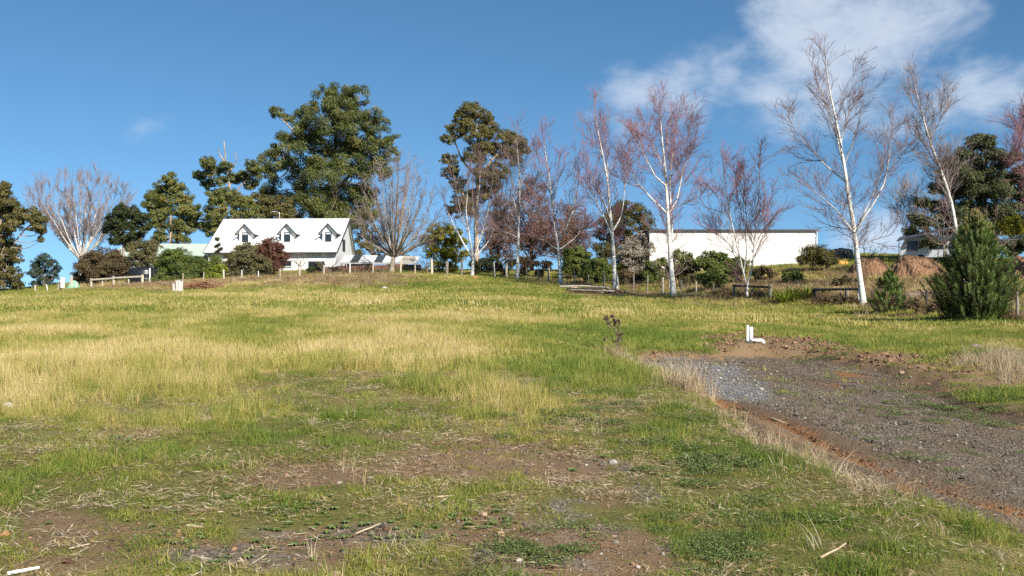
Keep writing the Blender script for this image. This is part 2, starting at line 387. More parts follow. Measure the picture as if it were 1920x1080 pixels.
def road_attrs(X, Y):
    d = road_in(X, Y); r = rut_d(X, Y); n = fbm(X*2.2, Y*2.2, 61, 4); n3 = fbm(X*6, Y*6, 62, 3)
    px, py = pix(X, Y, base_z(X, Y))
    orange = np.clip(sstep(.40, .10, r+(n3-.5)*.36+(n-.5)*.45), 0, 1)
    orange = np.maximum(orange, sstep(.5, .8, blobs(px, py, [(1330,735,70,16,1),(1600,690,60,10,.8),(1560,700,40,14,.8),(1760,710,70,14,.7),(1690,885,40,10,.7),(1500,700,30,6,.5)])*.8+(n-.5)*1.1))
    blue = sstep(.3, .65, blobs(px, py, [(1290,690,130,28,1),(1385,715,70,22,.9)])*.85+(n-.5)*.6)
    brown = np.clip(sstep(.9, .0, d)*.8+sstep(.5, .75, fbm(X*.9, Y*.35, 66, 4))*.6+sstep(.55, .3, np.abs(r-.5)+(n-.5)*.3)*.4, 0, 1)
    return d, r, orange, blue, brown*(1-.8*blue)
def road():
    x0, y0 = ROAD.min(0)-.6; x1, y1 = ROAD.max(0)+.6; x1 = min(x1, 13.2); y0 = max(y0, 4.5); s = .075
    X, Y = np.meshgrid(np.arange(x0, x1, s), np.arange(y0, y1, s))
    d, r, orange, blue, brown = road_attrs(X, Y)
    rd = sstep(-.25, .45, d)
    Z = base_z(X, Y)+micro(X, Y)*(1-.7*rd)-.2*rd
    Z = Z+.035*sstep(.0, .5, d)-.05*sstep(.1, -.2, d)+(fbm(X*7, Y*7, 71, 3)-.5)*.035
    Z = Z-.07*sstep(.28, .0, r)*sstep(.1, .5, d)+.045*np.exp(-((r-.42)/.16)**2)*(.4+fbm(X*3, Y*3, 77, 3))
    tr = np.abs(((X*.97+Y*.22)*1.0-5.9) % 1.9-.95)    # faint wheel tracks along the drive
    Z = Z-.03*sstep(.3, 0, tr)
    keep = d > -.3
    idx = -np.ones(X.shape, int); idx[keep] = np.arange(keep.sum())
    q = np.stack([idx[:-1, :-1], idx[:-1, 1:], idx[1:, 1:], idx[1:, :-1]], -1).reshape(-1, 4); q = q[(q >= 0).all(1)]
    me = mesh_from('gravel_drive', np.stack([X, Y, Z], -1)[keep], q, True, dict(orange=orange[keep], blue=blue[keep], brown=brown[keep]))
    obj('gravel_drive', me, ROADM, kind='structure')
road()
def road_z(X, Y):
    d = road_in(X, Y); rd = sstep(-.25, .45, d); return base_z(X, Y)+micro(X, Y)*(1-.7*rd)-.2*rd+.035*sstep(0, .5, d)

#PART2
# ------------------------------------------------------------------ buildings
WHITE = mat('white_paint', (.78, .78, .76), (.70, .70, .68), 3, rough=.6)
DARK = mat('charcoal_trim', (.035, .038, .042), (.05, .052, .056), 6, rough=.5)
GLASS = mat('window_glass', (.02, .025, .03), rough=.08, spec=.6)
def ribbed(name, c1, c2, scale, axis, rough=.45, depth=.02, dirt=.35, horiz=False):
    m = bpy.data.materials.new(name); m.use_nodes = True; nt = m.node_tree; N = nt.nodes.new; L = nt.links.new; b = nt.nodes['Principled BSDF']
    b.inputs['Roughness'].default_value = rough; b.inputs['Specular IOR Level'].default_value = .3
    tc = N('ShaderNodeTexCoord'); mp = N('ShaderNodeMapping'); mp.inputs['Rotation'].default_value = (0, 0, axis); L(tc.outputs['Object'], mp.inputs[0])
    w = N('ShaderNodeTexWave'); w.wave_type = 'BANDS'; w.bands_direction = 'Z' if horiz else 'X'; w.wave_profile = 'SAW' if horiz else 'SIN'; w.inputs['Scale'].default_value = scale; L(mp.outputs[0], w.inputs[0])
    bp = N('ShaderNodeBump'); bp.inputs['Distance'].default_value = depth; L(w.outputs[1], bp.inputs['Height']); L(bp.outputs[0], b.inputs['Normal'])
    nz = N('ShaderNodeTexNoise'); nz.inputs['Scale'].default_value = .9; nz.inputs['Detail'].default_value = 8; L(tc.outputs['Object'], nz.inputs[0])
    rp = N('ShaderNodeValToRGB'); rp.color_ramp.elements[0].position = dirt; rp.color_ramp.elements[1].position = dirt+.3
    rp.color_ramp.elements[0].color = (*c2, 1); rp.color_ramp.elements[1].color = (*c1, 1); L(nz.outputs[0], rp.inputs[0]); L(rp.outputs[0], b.inputs['Base Color'])
    return m
ROOFW = ribbed('white_roof_sheet', (.80, .80, .79), (.72, .71, .69), 2.2, R(3.6), .4)
BOARD = ribbed('weatherboard', (.62, .63, .64), (.54, .55, .56), .8, 0, .6, .03, horiz=True)
SHEDW = ribbed('white_wall_sheet', (.78, .76, .72), (.66, .63, .59), 1.6, 0, .5, .028, .33)
GREENR = ribbed('pale_green_roof_sheet', (.47, .55, .47), (.39, .47, .40), 2.2, R(3.6), .45)

def house():
    ph = R(3.6); u = np.array([math.cos(ph), -math.sin(ph), 0]); v = np.array([math.sin(ph), math.cos(ph), 0]); w = np.array([0, 0, 1.0])
    O = at(382, 474, 118); Ln = 15.85; run = 6.6; rise = 4.45; back = 3.4
    def p(a, b, c): return O+a*u+b*v+c*w
    floor = -2.75
    h = empty('house', p(Ln/2, run/2, floor), 'white attic house with three dormers in its steep white metal roof', 'house')
    m = MB()   # outer walls, with an opening-free lower storey behind the garden
    m.prism([p(.5, .55, floor), p(Ln-.35, .55, floor), p(Ln-.35, .55, .20), p(.5, .55, .20)], .15*v)
    m.build('wall', WHITE, h); m = MB()
    m.prism([p(.5, run+back-.5, floor), p(Ln-.35, run+back-.5, floor), p(Ln-.35, run+back-.5, .3), p(.5, run+back-.5, .3)], .15*v)
    m.build('rear_wall', WHITE, h)
    for a, nm in ((.5, 'gable_wall'), (Ln-.5, 'gable_wall')):
        g = MB(); s = rise/run
        g.prism([p(a, .7, floor), p(a, run+back-.5, floor), p(a, run+back-.5, .3), p(a, run, rise-.14), p(a, .7, .7*s-.14)], .15*u)
        g.build(nm, BOARD, h)
    roof = MB(); th = .10*np.array([0, 0, 1.0])
    roof.prism([p(0, 0, 0), p(Ln, 0, 0), p(Ln, run, rise), p(0, run, rise)], th)
    ro = roof.build('roof', ROOFW, h)
    MB().prism([p(0, run+.01, rise), p(Ln, run+.01, rise), p(Ln, run+back, .2), p(0, run+back, .2)], th).build('rear_roof', ROOFW, h)
    MB().tube([p(-.02, run, rise+.1), p(Ln+.02, run, rise+.1)], .09, 8).build('ridge_capping', mat('ridge_grey', (.42, .40, .38)), ro)
    for a in (-.06, Ln+.0):
        b = MB(); b.prism([p(a, -.02, -.16), p(a, run, rise-.2), p(a, run, rise+.16), p(a, -.02, .14)], .06*u); b.build('barge_board', DARK, ro)
        b = MB(); b.prism([p(a, run, rise-.2), p(a, run+back, 0), p(a, run+back, .32), p(a, run, rise+.16)], .06*u); b.build('barge_board', DARK, ro)
    MB().box(p(Ln/2, -.07, -.05), u*Ln/2, v*.06, w*.075).build('gutter', DARK, h)
    MB().box(p(Ln/2, .27, -.10), u*(Ln/2-.1), v*.27, w*.02).build('soffit', mat('soffit_grey', (.25, .25, .25)), h)
    MB().tube([p(.35, .0, -.1), p(.45, .42, -.5), p(.45, .45, floor)], .05, 6).build('downpipe', WHITE, h)
    for (pl, pr, pt, pb) in ((528, 546, 490, 500), (578, 609, 491, 506)):
        a0 = (pl-382)/15.9; a1 = (pr-382)/15.9; z0 = -(pb-475)/15.9; z1 = -(pt-475)/15.9
        wn = MB(); wn.box(p((a0+a1)/2, .53, (z0+z1)/2), u*(a1-a0)/2, v*.03, w*(z1-z0)/2); wo = wn.build('window', DARK, h)
        MB().box(p((a0+a1)/2, .49, (z0+z1)/2), u*((a1-a0)/2-.09), v*.012, w*((z1-z0)/2-.09)).build('pane', GLASS, wo)
        MB().box(p((a0+a1)/2, .47, (z0+z1)/2), u*.03, v*.02, w*((z1-z0)/2-.05)).build('mullion', DARK, wo)
        MB().box(p((a0+a1)/2, .46, z0-.04), u*((a1-a0)/2+.06), v*.08, w*.03).build('sill', WHITE, wo)
    # window in the right gable
    wn = MB(); wn.box(p(Ln-.33, run*.74, 1.15), v*.62, u*.03, w*.72); wo = wn.build('window', DARK, h)
    for s in (-1, 1): MB().box(p(Ln-.29, run*.74+s*.29, 1.15), v*.24, u*.012, w*.62).build('pane', GLASS, wo)
    s = rise/run
    for c in ((444.5-382)/15.55, (523.5-382)/15.55, (600.5-382)/15.55):
        c += .35; f = 1.85; zb = f*s; ze = zb+1.42; za = zb+2.22; hw = .72
        d = MB()
        d.prism([p(c-hw, f, zb-.02), p(c+hw, f, zb-.02), p(c+hw, f, ze), p(c, f, za-.06), p(c-hw, f, ze)], .12*v)
        for sg in (-1, 1):
            d.prism([p(c+sg*hw, f+.12, zb+.1), p(c+sg*hw, f+.12, ze), p(c+sg*hw, ze/s, ze)], -sg*.1*u)
        do = d.build('dormer', WHITE, h)
        for sg in (-1, 1):
            e = hw+.36; zo = ze-(za-ze)*.36/hw; fo = f-.38
            r = MB(); r.prism([p(c, fo, za), p(c+sg*e, fo, zo), p(c+sg*e, zo/s+.1, zo), p(c, za/s+.1, za)], .07*w); r.build('dormer_roof', mat('dormer_roof_white', (.74, .75, .75), (.66, .67, .67), 4, .45), do)
            b = MB(); b.prism([p(c, fo-.05, za-.10), p(c+sg*(e+.05), fo-.05, zo-.11), p(c+sg*(e+.05), fo-.05, zo+.10), p(c, fo-.05, za+.10)], .05*v); b.build('barge_board', DARK, do)
            g = MB(); g.box(p(c+sg*(e+.06), (fo+zo/s)/2, zo+.0), u*.06, v*((zo/s-fo)/2), w*.07); g.build('gutter', DARK, do)
        wn = MB(); wn.box(p(c-.02, f-.02, zb+.72), u*.38, v*.03, w*.58); wn.build('window_frame', DARK, do)
        MB().box(p(c-.02, f-.06, zb+.72), u*.32, v*.012, w*.52).build('window_pane', GLASS, do)
        MB().box(p(c-.02, f-.05, zb+1.10), u*.31, v*.03, w*.09).build('blind', mat('blind_grey', (.4, .42, .45)), do)
    # lower storey wing with the pale green roof, further left
    q = at(392, 480, 123)
    g = empty('green_roofed_annexe', q+np.array([-6, 2, -2.6]), 'low building with pale green metal roof beside the white house', 'building')
    L2 = 12.5; A = q-u*L2; dz = 1.75
    MB().prism([A, q+u*.2, q+u*.2+v*4+w*dz, A+v*4+w*dz], w*.08).build('roof', GREENR, g)
    MB().prism([A+v*4.01+w*dz, q+u*.2+v*4.01+w*dz, q+u*.2+v*8, A+v*8], w*.08).build('rear_roof', GREENR, g)
    MB().prism([A+v*.4-w*2.6+u*.3, q+v*.4-w*2.6, q+v*.4, A+v*.4+u*.3], v*.15).build('wall', mat('pale_grey_wall', (.5, .5, .48), (.45, .45, .43), 3), g)
    MB().prism([q+v*.56-w*2.6, q+v*7.5-w*2.6, q+v*7.5+w*.1, q+v*4+w*dz*.93, q+v*.56+w*.15], -u*.15).build('gable_wall', MATS['pale_grey_wall'], g)
    MB().box(A+u*L2/2-v*.06, u*L2/2, v*.05, w*.06).build('gutter', mat('green_trim', (.22, .32, .26)), g)
house()

def lamp():
    b = at(524, 412, 131); t = at(524, 398, 131)
    o = empty('street_lamp', (b[0], b[1], gz(b[0], 131)), 'grey lamp post with short bent arm rising behind the white roof ridge', 'lamp post')
    g = mat('galvanised', (.42, .44, .46), (.36, .38, .40), 5, .45, metal=.5)
    MB().tube([(b[0], b[1], gz(b[0], 131)), t+np.array([0, 0, -.2]), t+np.array([-.06, 0, 0])], [.09, .06, .05], 8).build('pole', g, o)
    a = at(513, 396.5, 131)
    MB().tube([t+np.array([-.05, 0, 0]), a], .04, 6).build('arm', g, o)
    MB().box(a+np.array([.05, 0, -.02]), (.28, 0, .02), (0, .1, 0), (0, 0, .05)).build('lamp_head', g, o)
lamp()

def carport():
    w = np.array([0, 0, 1.0])
    Yf, Yb = 112.0, 116.5
    tf = lambda x: at(x, 491.5+(x-637)*.004, Yf); tb = lambda x: at(x, 478.6+(x-655)*.02, Yb)
    o = empty('carport', (tf(710)[0], 114, gz(tf(710)[0], 114)), 'low open carport with white and dark translucent roof sheets beside the house', 'carport')
    top = [647, 665, 680, 709, 724, 757, 782, 788]; bot = [637.5, 656, 672, 701, 717, 748, 777, 781]
    mats = [ROOFW, mat('dark_skylight', (.07, .08, .085), (.05, .055, .06), 3, .25), ROOFW, None, ROOFW, mat('rusty_sheet', (.32, .24, .17), (.55, .50, .44), 3, .6), ROOFW]
    mats[3] = mats[1]
    for i in range(7):
        a0, a1, b0, b1 = tf(bot[i]), tf(bot[i+1]), tb(top[i]), tb(top[i+1])
        a1 = a1-np.array([.03, 0, 0]); b1 = b1-np.array([.03, 0, 0])
        MB().prism([a0, a1, b1, b0], w*.05).build('roof_sheet', mats[i], o)
    l, r = tf(638), tf(781)
    MB().box((l+r)/2-w*.12, [(r[0]-l[0])/2, 0, (r[2]-l[2])/2], (0, .04, 0), (0, 0, .08)).build('beam', mat('grey_fascia', (.30, .30, .30)), o)
    tim = mat('old_timber', (.26, .21, .16), (.16, .13, .10), 9, .9, stretch=(1, 1, .15), bump=.3)
    for px in (640, 682, 728, 776):
        f = tf(px); z = gz(f[0], f[1]); MB().bx(f[0]-.06, f[0]+.06, f[1]-.06+.1, f[1]+.06+.1, z-.1, f[2]-.1).build('post', tim, o)
        f = tb(px+8); z = gz(f[0], f[1]); MB().bx(f[0]-.06, f[0]+.06, f[1]-.2, f[1]-.08, z-.1, f[2]-.02).build('post', tim, o)
    l, r = tb(650), tb(700)
    z = gz(l[0], Yb)
    MB().bx(l[0], r[0], Yb+.1, Yb+.22, z-.3, l[2]-.5).build('back_wall', mat('grey_board_wall', (.16, .155, .15), (.10, .095, .09), 4, .9), o)
    l, r = tb(701), tb(786)
    MB().bx(l[0], r[0], Yb+.1, Yb+.2, gz(l[0], Yb)-.5, r[2]-1.0).build('back_wall', MATS['grey_board_wall'], o)
    # low brown garden wall of sleepers in front
    g = empty('garden_wall', on_ground(690, 110), 'low red brown sleeper wall in front of the carport', 'wall')
    sl = mat('red_brown_sleeper', (.13, .065, .045), (.20, .11, .075), 7, .95, bump=.4)
    xs = np.linspace(595, 790, 9)
    for row in range(3):
        for i in range(8):
            a = at(xs[i], 0, 110.5-.35*row*0); b = at(xs[i+1], 0, 110.5)
            za = gz(a[0], 110.5)-.1+row*.27; zb = gz(b[0], 110.5)-.1+row*.27
            MB().box([(a[0]+b[0])/2, 110.5+.02*row, (za+zb)/2+.13], [(b[0]-a[0])/2-.02, 0, (zb-za)/2], (0, .08, 0), (0, 0, .125)).build('sleeper', sl, g)
carport()

def shed():
    Y = 90.0; a = at(1218, 432, Y); b = at(1530, 432, Y); zb = 5.2; zt = a[2]
    o = empty('white_shed', ((a[0]+b[0])/2, Y+3.5, gz((a[0]+b[0])/2, Y)), 'long white metal shed with dark roof edge on the bank behind the birches', 'shed')
    n = 20; xs = np.linspace(a[0], b[0], n+1)
    for i in range(n):
        MB().bx(xs[i]+.008, xs[i+1]-.008, Y, Y+.08, zb, zt-.02).build('wall_sheet', SHEDW, o)
    MB().bx(b[0]-.1, b[0]-.02, Y+.081, Y+7, zb, zt-.05).build('end_wall', SHEDW, o)
    MB().bx(a[0]+.02, a[0]+.1, Y+.081, Y+7, zb, zt-.05).build('end_wall', SHEDW, o)
    MB().bx(a[0]+.02, b[0]-.02, Y+7, Y+7.1, zb, zt+.3).build('back_wall', SHEDW, o)
    MB().prism([(a[0]-.1, Y-.12, zt), (b[0]+.1, Y-.12, zt), (b[0]+.1, Y+7.2, zt+.42), (a[0]-.1, Y+7.2, zt+.42)], (0, 0, .06)).build('roof', mat('dark_roof_sheet', (.06, .058, .055), (.09, .085, .08), 5, .6), o)
    MB().bx(a[0]-.1, b[0]+.1, Y-.2, Y-.13, zt-.1, zt+.075).build('gutter', DARK, o)
    MB().tube([(b[0]+.02, Y-.15, zt-.08), (b[0]+.1, Y-.08, zt-.35), (b[0]+.05, Y-.07, zt-.55), (b[0]+.05, Y-.07, zb)], .05, 6).build('downpipe', WHITE, o)
shed()

def tank(name, px0, px1, pt, Y, label):
    a, b = at(px0, pt, Y), at(px1, pt, Y); r = (b[0]-a[0])/2; c = (a[0]+b[0])/2; z0 = gz(c, Y+r)-.1; h = a[2]-z0
    o = empty(name, (c, Y+r, z0), label, 'tank')
    m = mat('black_plastic', (.012, .013, .015), (.02, .021, .023), 4, .32, spec=.4)
    prof = [(r, 0), (r, h*.2), (r*1.012, h*.23), (r, h*.26), (r, h*.5), (r*1.012, h*.53), (r, h*.56), (r, h*.76), (r*.97, h*.83), (r*.82, h*.91), (r*.5, h*.97), (r*.22, h)]
    n = 40; V = [(c+q*math.cos(2*math.pi*k/n), Y+r+q*math.sin(2*math.pi*k/n), z0+z) for q, z in prof for k in range(n)]
    Fs = [(i*n+k, i*n+(k+1) % n, (i+1)*n+(k+1) % n, (i+1)*n+k) for i in range(len(prof)-1) for k in range(n)]+[tuple((len(prof)-1)*n+k for k in range(n))]
    MB().add(V, Fs).build('shell', m, o, smooth=True)
    MB().tube([(c, Y+r, z0+h-.01), (c, Y+r, z0+h+.09)], [r*.2, r*.2], 16).build('lid', m, o)
    rib = MB()
    for k in range(10):
        an = 2*math.pi*k/10; rib.tube([(c+q*1.01*math.cos(an), Y+r+q*1.01*math.sin(an), z0+z+.01) for q, z in prof[7:]], .035, 5)
    rb = rib.build('roof_ribs', m, o); rb['kind'] = 'stuff'
tank('water_tank', 231, 290, 499.5, 106, 'squat black water tank behind the rail fence')
tank('water_tank', 1562, 1606, 465, 92, 'black water tank beside the white shed')

def van():
    u = nrm(np.array([1, -.55, 0])); v = np.array([.48, .88, 0]); v = nrm(v-u*(u@v)); w = np.array([0, 0, 1.0])
    O = at(1688, 497, 84); O = O+w*.2
    def p(a, b, c): return O+a*u+b*v+c*w
    o = empty('caravan', p(2.4, 1, 0), 'white caravan with dark windows and dark awning roof behind the dirt mound', 'caravan')
    prof = [(0, .35), (0, 1.2), (.35, 1.95), (1.6, 2.15), (5.2, 2.25), (5.6, 2.0), (5.7, .35)]
    MB().prism([p(a, 0, c) for a, c in prof], 2.1*v).build('body', mat('caravan_white', (.55, .57, .61), (.46, .48, .52), 4, .4), o, bevel=.04)
    for (a0, a1, z0, z1) in ((.55, 1.35, .95, 1.75), (2.3, 3.6, 1.05, 1.8), (4.0, 4.9, 1.1, 1.8)):
        wn = MB().box(p((a0+a1)/2, -.02, (z0+z1)/2), u*(a1-a0)/2, v*.03, w*(z1-z0)/2).build('window', DARK, o)
        MB().box(p((a0+a1)/2, -.055, (z0+z1)/2), u*((a1-a0)/2-.06), v*.01, w*((z1-z0)/2-.06)).build('pane', GLASS, wn)
    MB().box(p(3.85, -.015, 1.05), u*.02, v*.02, w*.75).build('door_seam', DARK, o)
    MB().box(p(1.5, -.03, 1.2), u*.09, v*.025, w*.09).build('hatch', DARK, o)
    MB().prism([p(-.2, -.7, 1.72), p(5.9, -.9, 3.0), p(5.9, 1.2, 3.25), p(-.2, 1.2, 1.95+.2)], w*.09).build('awning_roof', mat('blue_grey_sheet', (.05, .06, .075), (.08, .09, .11), 5, .5), o)
    for a in (.0, 3.0, 5.7): MB().tube([p(a, -.75, -.2), p(a, -.75, 1.72+a*.17)], .035, 6).build('awning_post', DARK, o)
    for a in (1.6, 4.2): MB().tube([p(a, -.05, .3), p(a, .15, .3)], .32, 18).build('wheel', mat('tyre', (.02, .02, .02), rough=.9), o)
van()

# ------------------------------------------------------------------ dirt mounds
SOILM = mat('turned_soil', (.115, .062, .034), (.30, .175, .10), 5, .95, bump=1.0, bscale=9, detail=9, lo=.3, hi=.72)
def mound(pl, pr, pt, Y, depth, label, seed):
    a, b = at(pl, 0, Y)[0], at(pr, 0, Y)[0]; c = (a+b)/2; hw = (b-a)/2; H = at(c, pt, Y)[2]-gz(c, Y)
    n = 70; U, V = np.meshgrid(np.linspace(-1, 1, n), np.linspace(-1, 1, n)); r = np.sqrt(U**2+V**2)
    X = c+U*hw*1.12; Y2 = Y+V*depth
    rr = r+(fbm(U*1.6, V*1.6, seed, 3)-.5)*.45
    bump = (1-sstep(.30, 1.0, rr))**.9
    Z = ground_z(X, Y2)-.06+H*bump+(fbm(U*7, V*7, seed+3, 4)-.5)*.45*np.minimum(1, bump*3)+(fbm(U*22, V*22, seed+5, 3)-.5)*.22*np.minimum(1, bump*3)-.25*sstep(.95, 1.05, r)
    idx = np.arange(n*n).reshape(n, n); q = np.stack([idx[:-1, :-1], idx[:-1, 1:], idx[1:, 1:], idx[1:, :-1]], -1).reshape(-1, 4)
    Vv = np.stack([X, Y2, Z], -1).reshape(-1, 3); o0 = np.array([c, Y, gz(c, Y)])
    obj('dirt_mound', mesh_from('dirt_mound', Vv-o0, q, False), SOILM, label=label, cat='mound', loc=o0)
mound(1665, 1768, 481, 75, 3.0, 'large mound of reddish brown dirt in front of the caravan', 3)
mound(1585, 1672, 484, 77, 2.6, 'low grassy brown dirt mound behind the tall birch trunk', 13)
mound(1886, 1985, 484, 70, 3.0, 'brown dirt mound on the bank to the far side of the big pine', 23)

# ------------------------------------------------------------------ fences
WOOD = mat('weathered_post', (.30, .26, .21), (.17, .145, .12), 6, .95, stretch=(1, 1, .12), bump=.4, bscale=25)
WOODL = mat('pale_weathered_timber', (.52, .46, .36), (.34, .29, .22), 6, .95, stretch=(1, 1, .12), bump=.4, bscale=25)
WOODD = mat('dark_weathered_timber', (.085, .075, .065), (.05, .045, .04), 6, .95, stretch=(1, 1, .12), bump=.4, bscale=25)
WHITEP = mat('white_painted_timber', (.70, .69, .66), (.50, .48, .45), 7, .8, stretch=(1, 1, .2))
WIRE = mat('fence_wire', (.20, .20, .20), rough=.5, metal=.6)
FX = [-50, 60, 180, 275, 400, 560, 740, 885, 967, 1050, 1153, 1262, 1400, 1445, 1540, 1625, 1740, 1907, 2050]
FY = [109, 108, 106, 104, 104, 102, 100.6, 98, 95, 91.2, 85, 78, 70, 69, 66.5, 63.4, 56, 44.6, 38]
fy = lambda px: float(np.interp(px, FX, FY))
def post(parent, px, top, rad, m, lean=0, name='post', dy=0):
    Y = fy(px)+dy; b = on_ground(px, Y); t = at(px, top, Y)
    h = max(t[2]-b[2], .75)
    k = random.uniform(-.02, .02)
    MB().tube([b-[0, 0, .2], b+[k+lean*.5*h, 0, h*.5], b+[lean*h, .01, h-.02], b+[lean*h, .01, h]], [rad*1.06, rad, rad*.96, rad*.8], 7).build(name, m, parent)
def wires(parent, x0, x1, hs):
    xs = np.linspace(x0, x1, 26)
    for hgt in hs:
        pts = [on_ground(x, fy(x)-.07)+[0, 0, hgt] for x in xs]
        MB().tube(pts, .008, 3).build('wire', WIRE, parent)
f1 = empty('house_paddock_fence', on_ground(600, 101.5), 'wire fence of thin pale posts in the long tan grass below the house', 'fence')
for px, top, r, m in [(306, 516, .05, WHITEP), (343, 513, .055, WOODL), (382, 510, .05, WOODL), (420, 505, .10, WOODL), (454, 506, .06, WHITEP), (485, 508, .06, WHITEP), (525, 503, .06, WOODL), (562, 499, .09, WOODL), (607, 498, .05, WHITEP), (656, 494, .07, WHITEP), (699, 491, .075, WOODL), (751, 487, .10, WOODL), (779, 496, .06, WOODL), (802, 489, .04, WOOD), (810, 486, .14, WOODL), (838, 489, .15, WOOD), (866, 490, .11, WOOD)]:
    post(f1, px, top, r, m, random.uniform(-.05, .05))
wires(f1, 295, 870, (.35, .7, 1.0))
f2 = empty('birch_line_fence', on_ground(1200, 81), 'post and wire fence running below the row of white birches', 'fence')
for px, top, r, m, ln in [(929, 492, .05, WHITEP, -.1), (950, 494, .11, WOODL, 0), (989, 502, .05, WOOD, -.1), (1009.5, 501, .055, WOODL, 0), (1028, 502, .10, WOODL, .03), (1077, 509, .06, WOOD, 0), (1104, 515, .06, WOOD, -.04), (1132, 513, .10, WOOD, 0), (1160, 515, .05, WHITEP, -.1), (1188, 514, .06, WOOD, 0), (1214, 516, .055, WOOD, .02), (1242.5, 520, .10, WOODL, 0), (1276, 525, .055, WOODL, .06), (1305, 528, .055, WOODL, 0), (1338, 531, .06, WOOD, 0)]:
    post(f2, px, top, r, m, ln)
wires(f2, 925, 1375, (.3, .6, .9))
pts = [on_ground(x, fy(x)-.25)+[0, 0, .14] for x in np.linspace(1243, 1378, 8)]
MB().tube(pts, .05, 6).build('bottom_rail', WOODL, f2)
f3 = empty('rail_gateway_fence', on_ground(1500, 66), 'fence with dark round top rails and thick posts beside the flax clumps', 'fence')
for px, top, r, m, ln in [(1377, 536, .10, WOOD, -.03), (1443.5, 534, .15, WOOD, 0), (1528, 541, .13, WOODD, 0), (1588, 544, .13, WOOD, 0), (1408, 541, .05, WOOD, .15), (1580, 549, .05, WOODL, -.2), (1611, 542, .05, WHITEP, -.1), (1635, 546, .07, WOODD, 0)]:
    post(f3, px, top, r, m, ln)
for x0, y0, x1, y1 in [(1374, 535.5, 1446, 538.5), (1524, 543, 1617, 541.5)]:
    a = at(x0, y0, fy(x0)-.15); b = at(x1, y1, fy(x1)-.15); MB().tube([a, (a+b)/2, b], [.095, .09, .08], 8).build('top_rail', WOODD, f3)
wires(f3, 1375, 1640, (.3, .6, .9))
f4 = empty('pine_side_fence', on_ground(1790, 52), 'wire fence of grey posts passing behind the big young pine', 'fence')
for px, top, r, m, ln in [(1687, 541, .045, WHITEP, .03), (1737, 543, .075, WOODD, 0), (1789, 548, .12, WOODD, 0), (1907, 547, .07, WOOD, 0), (1850, 545, .06, WOOD, 0), (1975, 552, .07, WOOD, 0)]:
    post(f4, px, top, r, m, ln)
wires(f4, 1640, 1990, (.25, .5, .75, 1.0))
f5 = empty('rail_fence', on_ground(220, 105), 'pale timber post and rail fence in front of the black tank', 'fence')
for px, top, r in [(171, 522, .13), (213, 518, .13), (267, 515, .14)]: post(f5, px, top, r, WOODL)
for px, top, r in [(192, 526, .07), (241, 523, .07)]: post(f5, px, top, r, WOODL)
for x0, y0, x1, y1 in [(171, 524.5, 213, 521.5), (213, 521, 267, 518)]:
    a = at(x0, y0, fy(x0)-.14); b = at(x1, y1, fy(x1)-.14); MB().box((a+b)/2, (b-a)/2, (0, .04, 0), (0, 0, .085)).build('rail', WOODL, f5)
f6 = empty('old_corner_fence', on_ground(125, 107), 'broken pale fence posts with a white panel at the left crest', 'fence')
for px, top, r, m, ln in [(66, 535, .10, WOODL, 0), (90, 536, .06, WHITEP, -.25), (108, 535, .07, WOODL, .2), (112, 527, .09, WOODL, 0), (130, 518, .07, WOODL, .12), (134.5, 517, .10, WOODL, 0), (141, 529, .07, WHITEP, .25)]:
    post(f6, px, top, r, m, ln)
a = at(117.5, 530, 106.5); MB().box(a, (.22, 0, 0), (0, .03, 0), (0, 0, .55)).build('panel', WHITEP, f6)
wires(f6, 60, 170, (.4, .8))

# ------------------------------------------------------------------ small things
def tarp():
    c = on_ground(138, 107.2); n = 14; U, V = np.meshgrid(np.linspace(-1, 1, n), np.linspace(-1, 1, n))
    r = np.sqrt(U**2+V**2); h = np.clip(1-r**2*.9, 0, 1)*.95+(fbm(U*3, V*3, 5, 3)-.5)*.25
    V3 = np.stack([U*.75, V*.6, np.maximum(h, -.05)+.05], -1).reshape(-1, 3)
    idx = np.arange(n*n).reshape(n, n); q = np.stack([idx[:-1, :-1], idx[:-1, 1:], idx[1:, 1:], idx[1:, :-1]], -1).reshape(-1, 4)
    obj('tarpaulin', mesh_from('tarpaulin', V3, q, True), mat('green_tarp', (.15, .32, .20), (.25, .42, .30), 12, .6), label='rumpled green tarpaulin heap by the broken fence posts', cat='tarpaulin', loc=c)
tarp()
b = on_ground(281, 103.5); t = at(281, 503, 103.5)
wp = empty('white_marker_pole', b, 'slim white pole standing in front of the black tank', 'pole')
MB().tube([b-[0, 0, .2], t-[0, 0, .06]], .06, 10).build('shaft', mat('pvc_white', (.80, .80, .77), (.58, .52, .44), 5, rough=.5, lo=.5, hi=.8), wp)
MB().tube([t-[0, 0, .07], t], .075, 10).build('cap', MATS['pvc_white'], wp)

def stump():
    c = on_ground(333, 88); s = empty('tree_stump', c, 'whitewashed split tree stump standing on the crest in front of brushwood', 'stump')
    m = mat('bleached_wood', (.62, .58, .53), (.34, .30, .26), 7, .95, stretch=(1, 1, .12), bump=.6, bscale=16)
    for nm, x, r, h, sd in (('trunk', .12, .30, 1.12, 1), ('trunk_splinter', -.34, .12, .86, 2)):
        n = 18; V = []; lv = [0, .12, .45, .8, 1.0]
        for li, f in enumerate(lv):
            for k in range(n):
                an = 2*math.pi*k/n; q = r*(1.25-.25*min(1, f*3))*(1+.14*math.sin(an*5+sd)+.08*math.sin(an*9+f))
                jag = (.10*math.sin(an*4+sd)+.06*math.sin(an*7))*h if f == 1 else 0
                V.append((c[0]+x+q*math.cos(an), c[1]+q*math.sin(an), c[2]-.06+f*h+jag))
        Fs = [(i*n+k, i*n+(k+1) % n, (i+1)*n+(k+1) % n, (i+1)*n+k) for i in range(len(lv)-1) for k in range(n)]+[tuple((len(lv)-1)*n+k for k in range(n))]
        MB().add(V, Fs).build(nm, m, s)
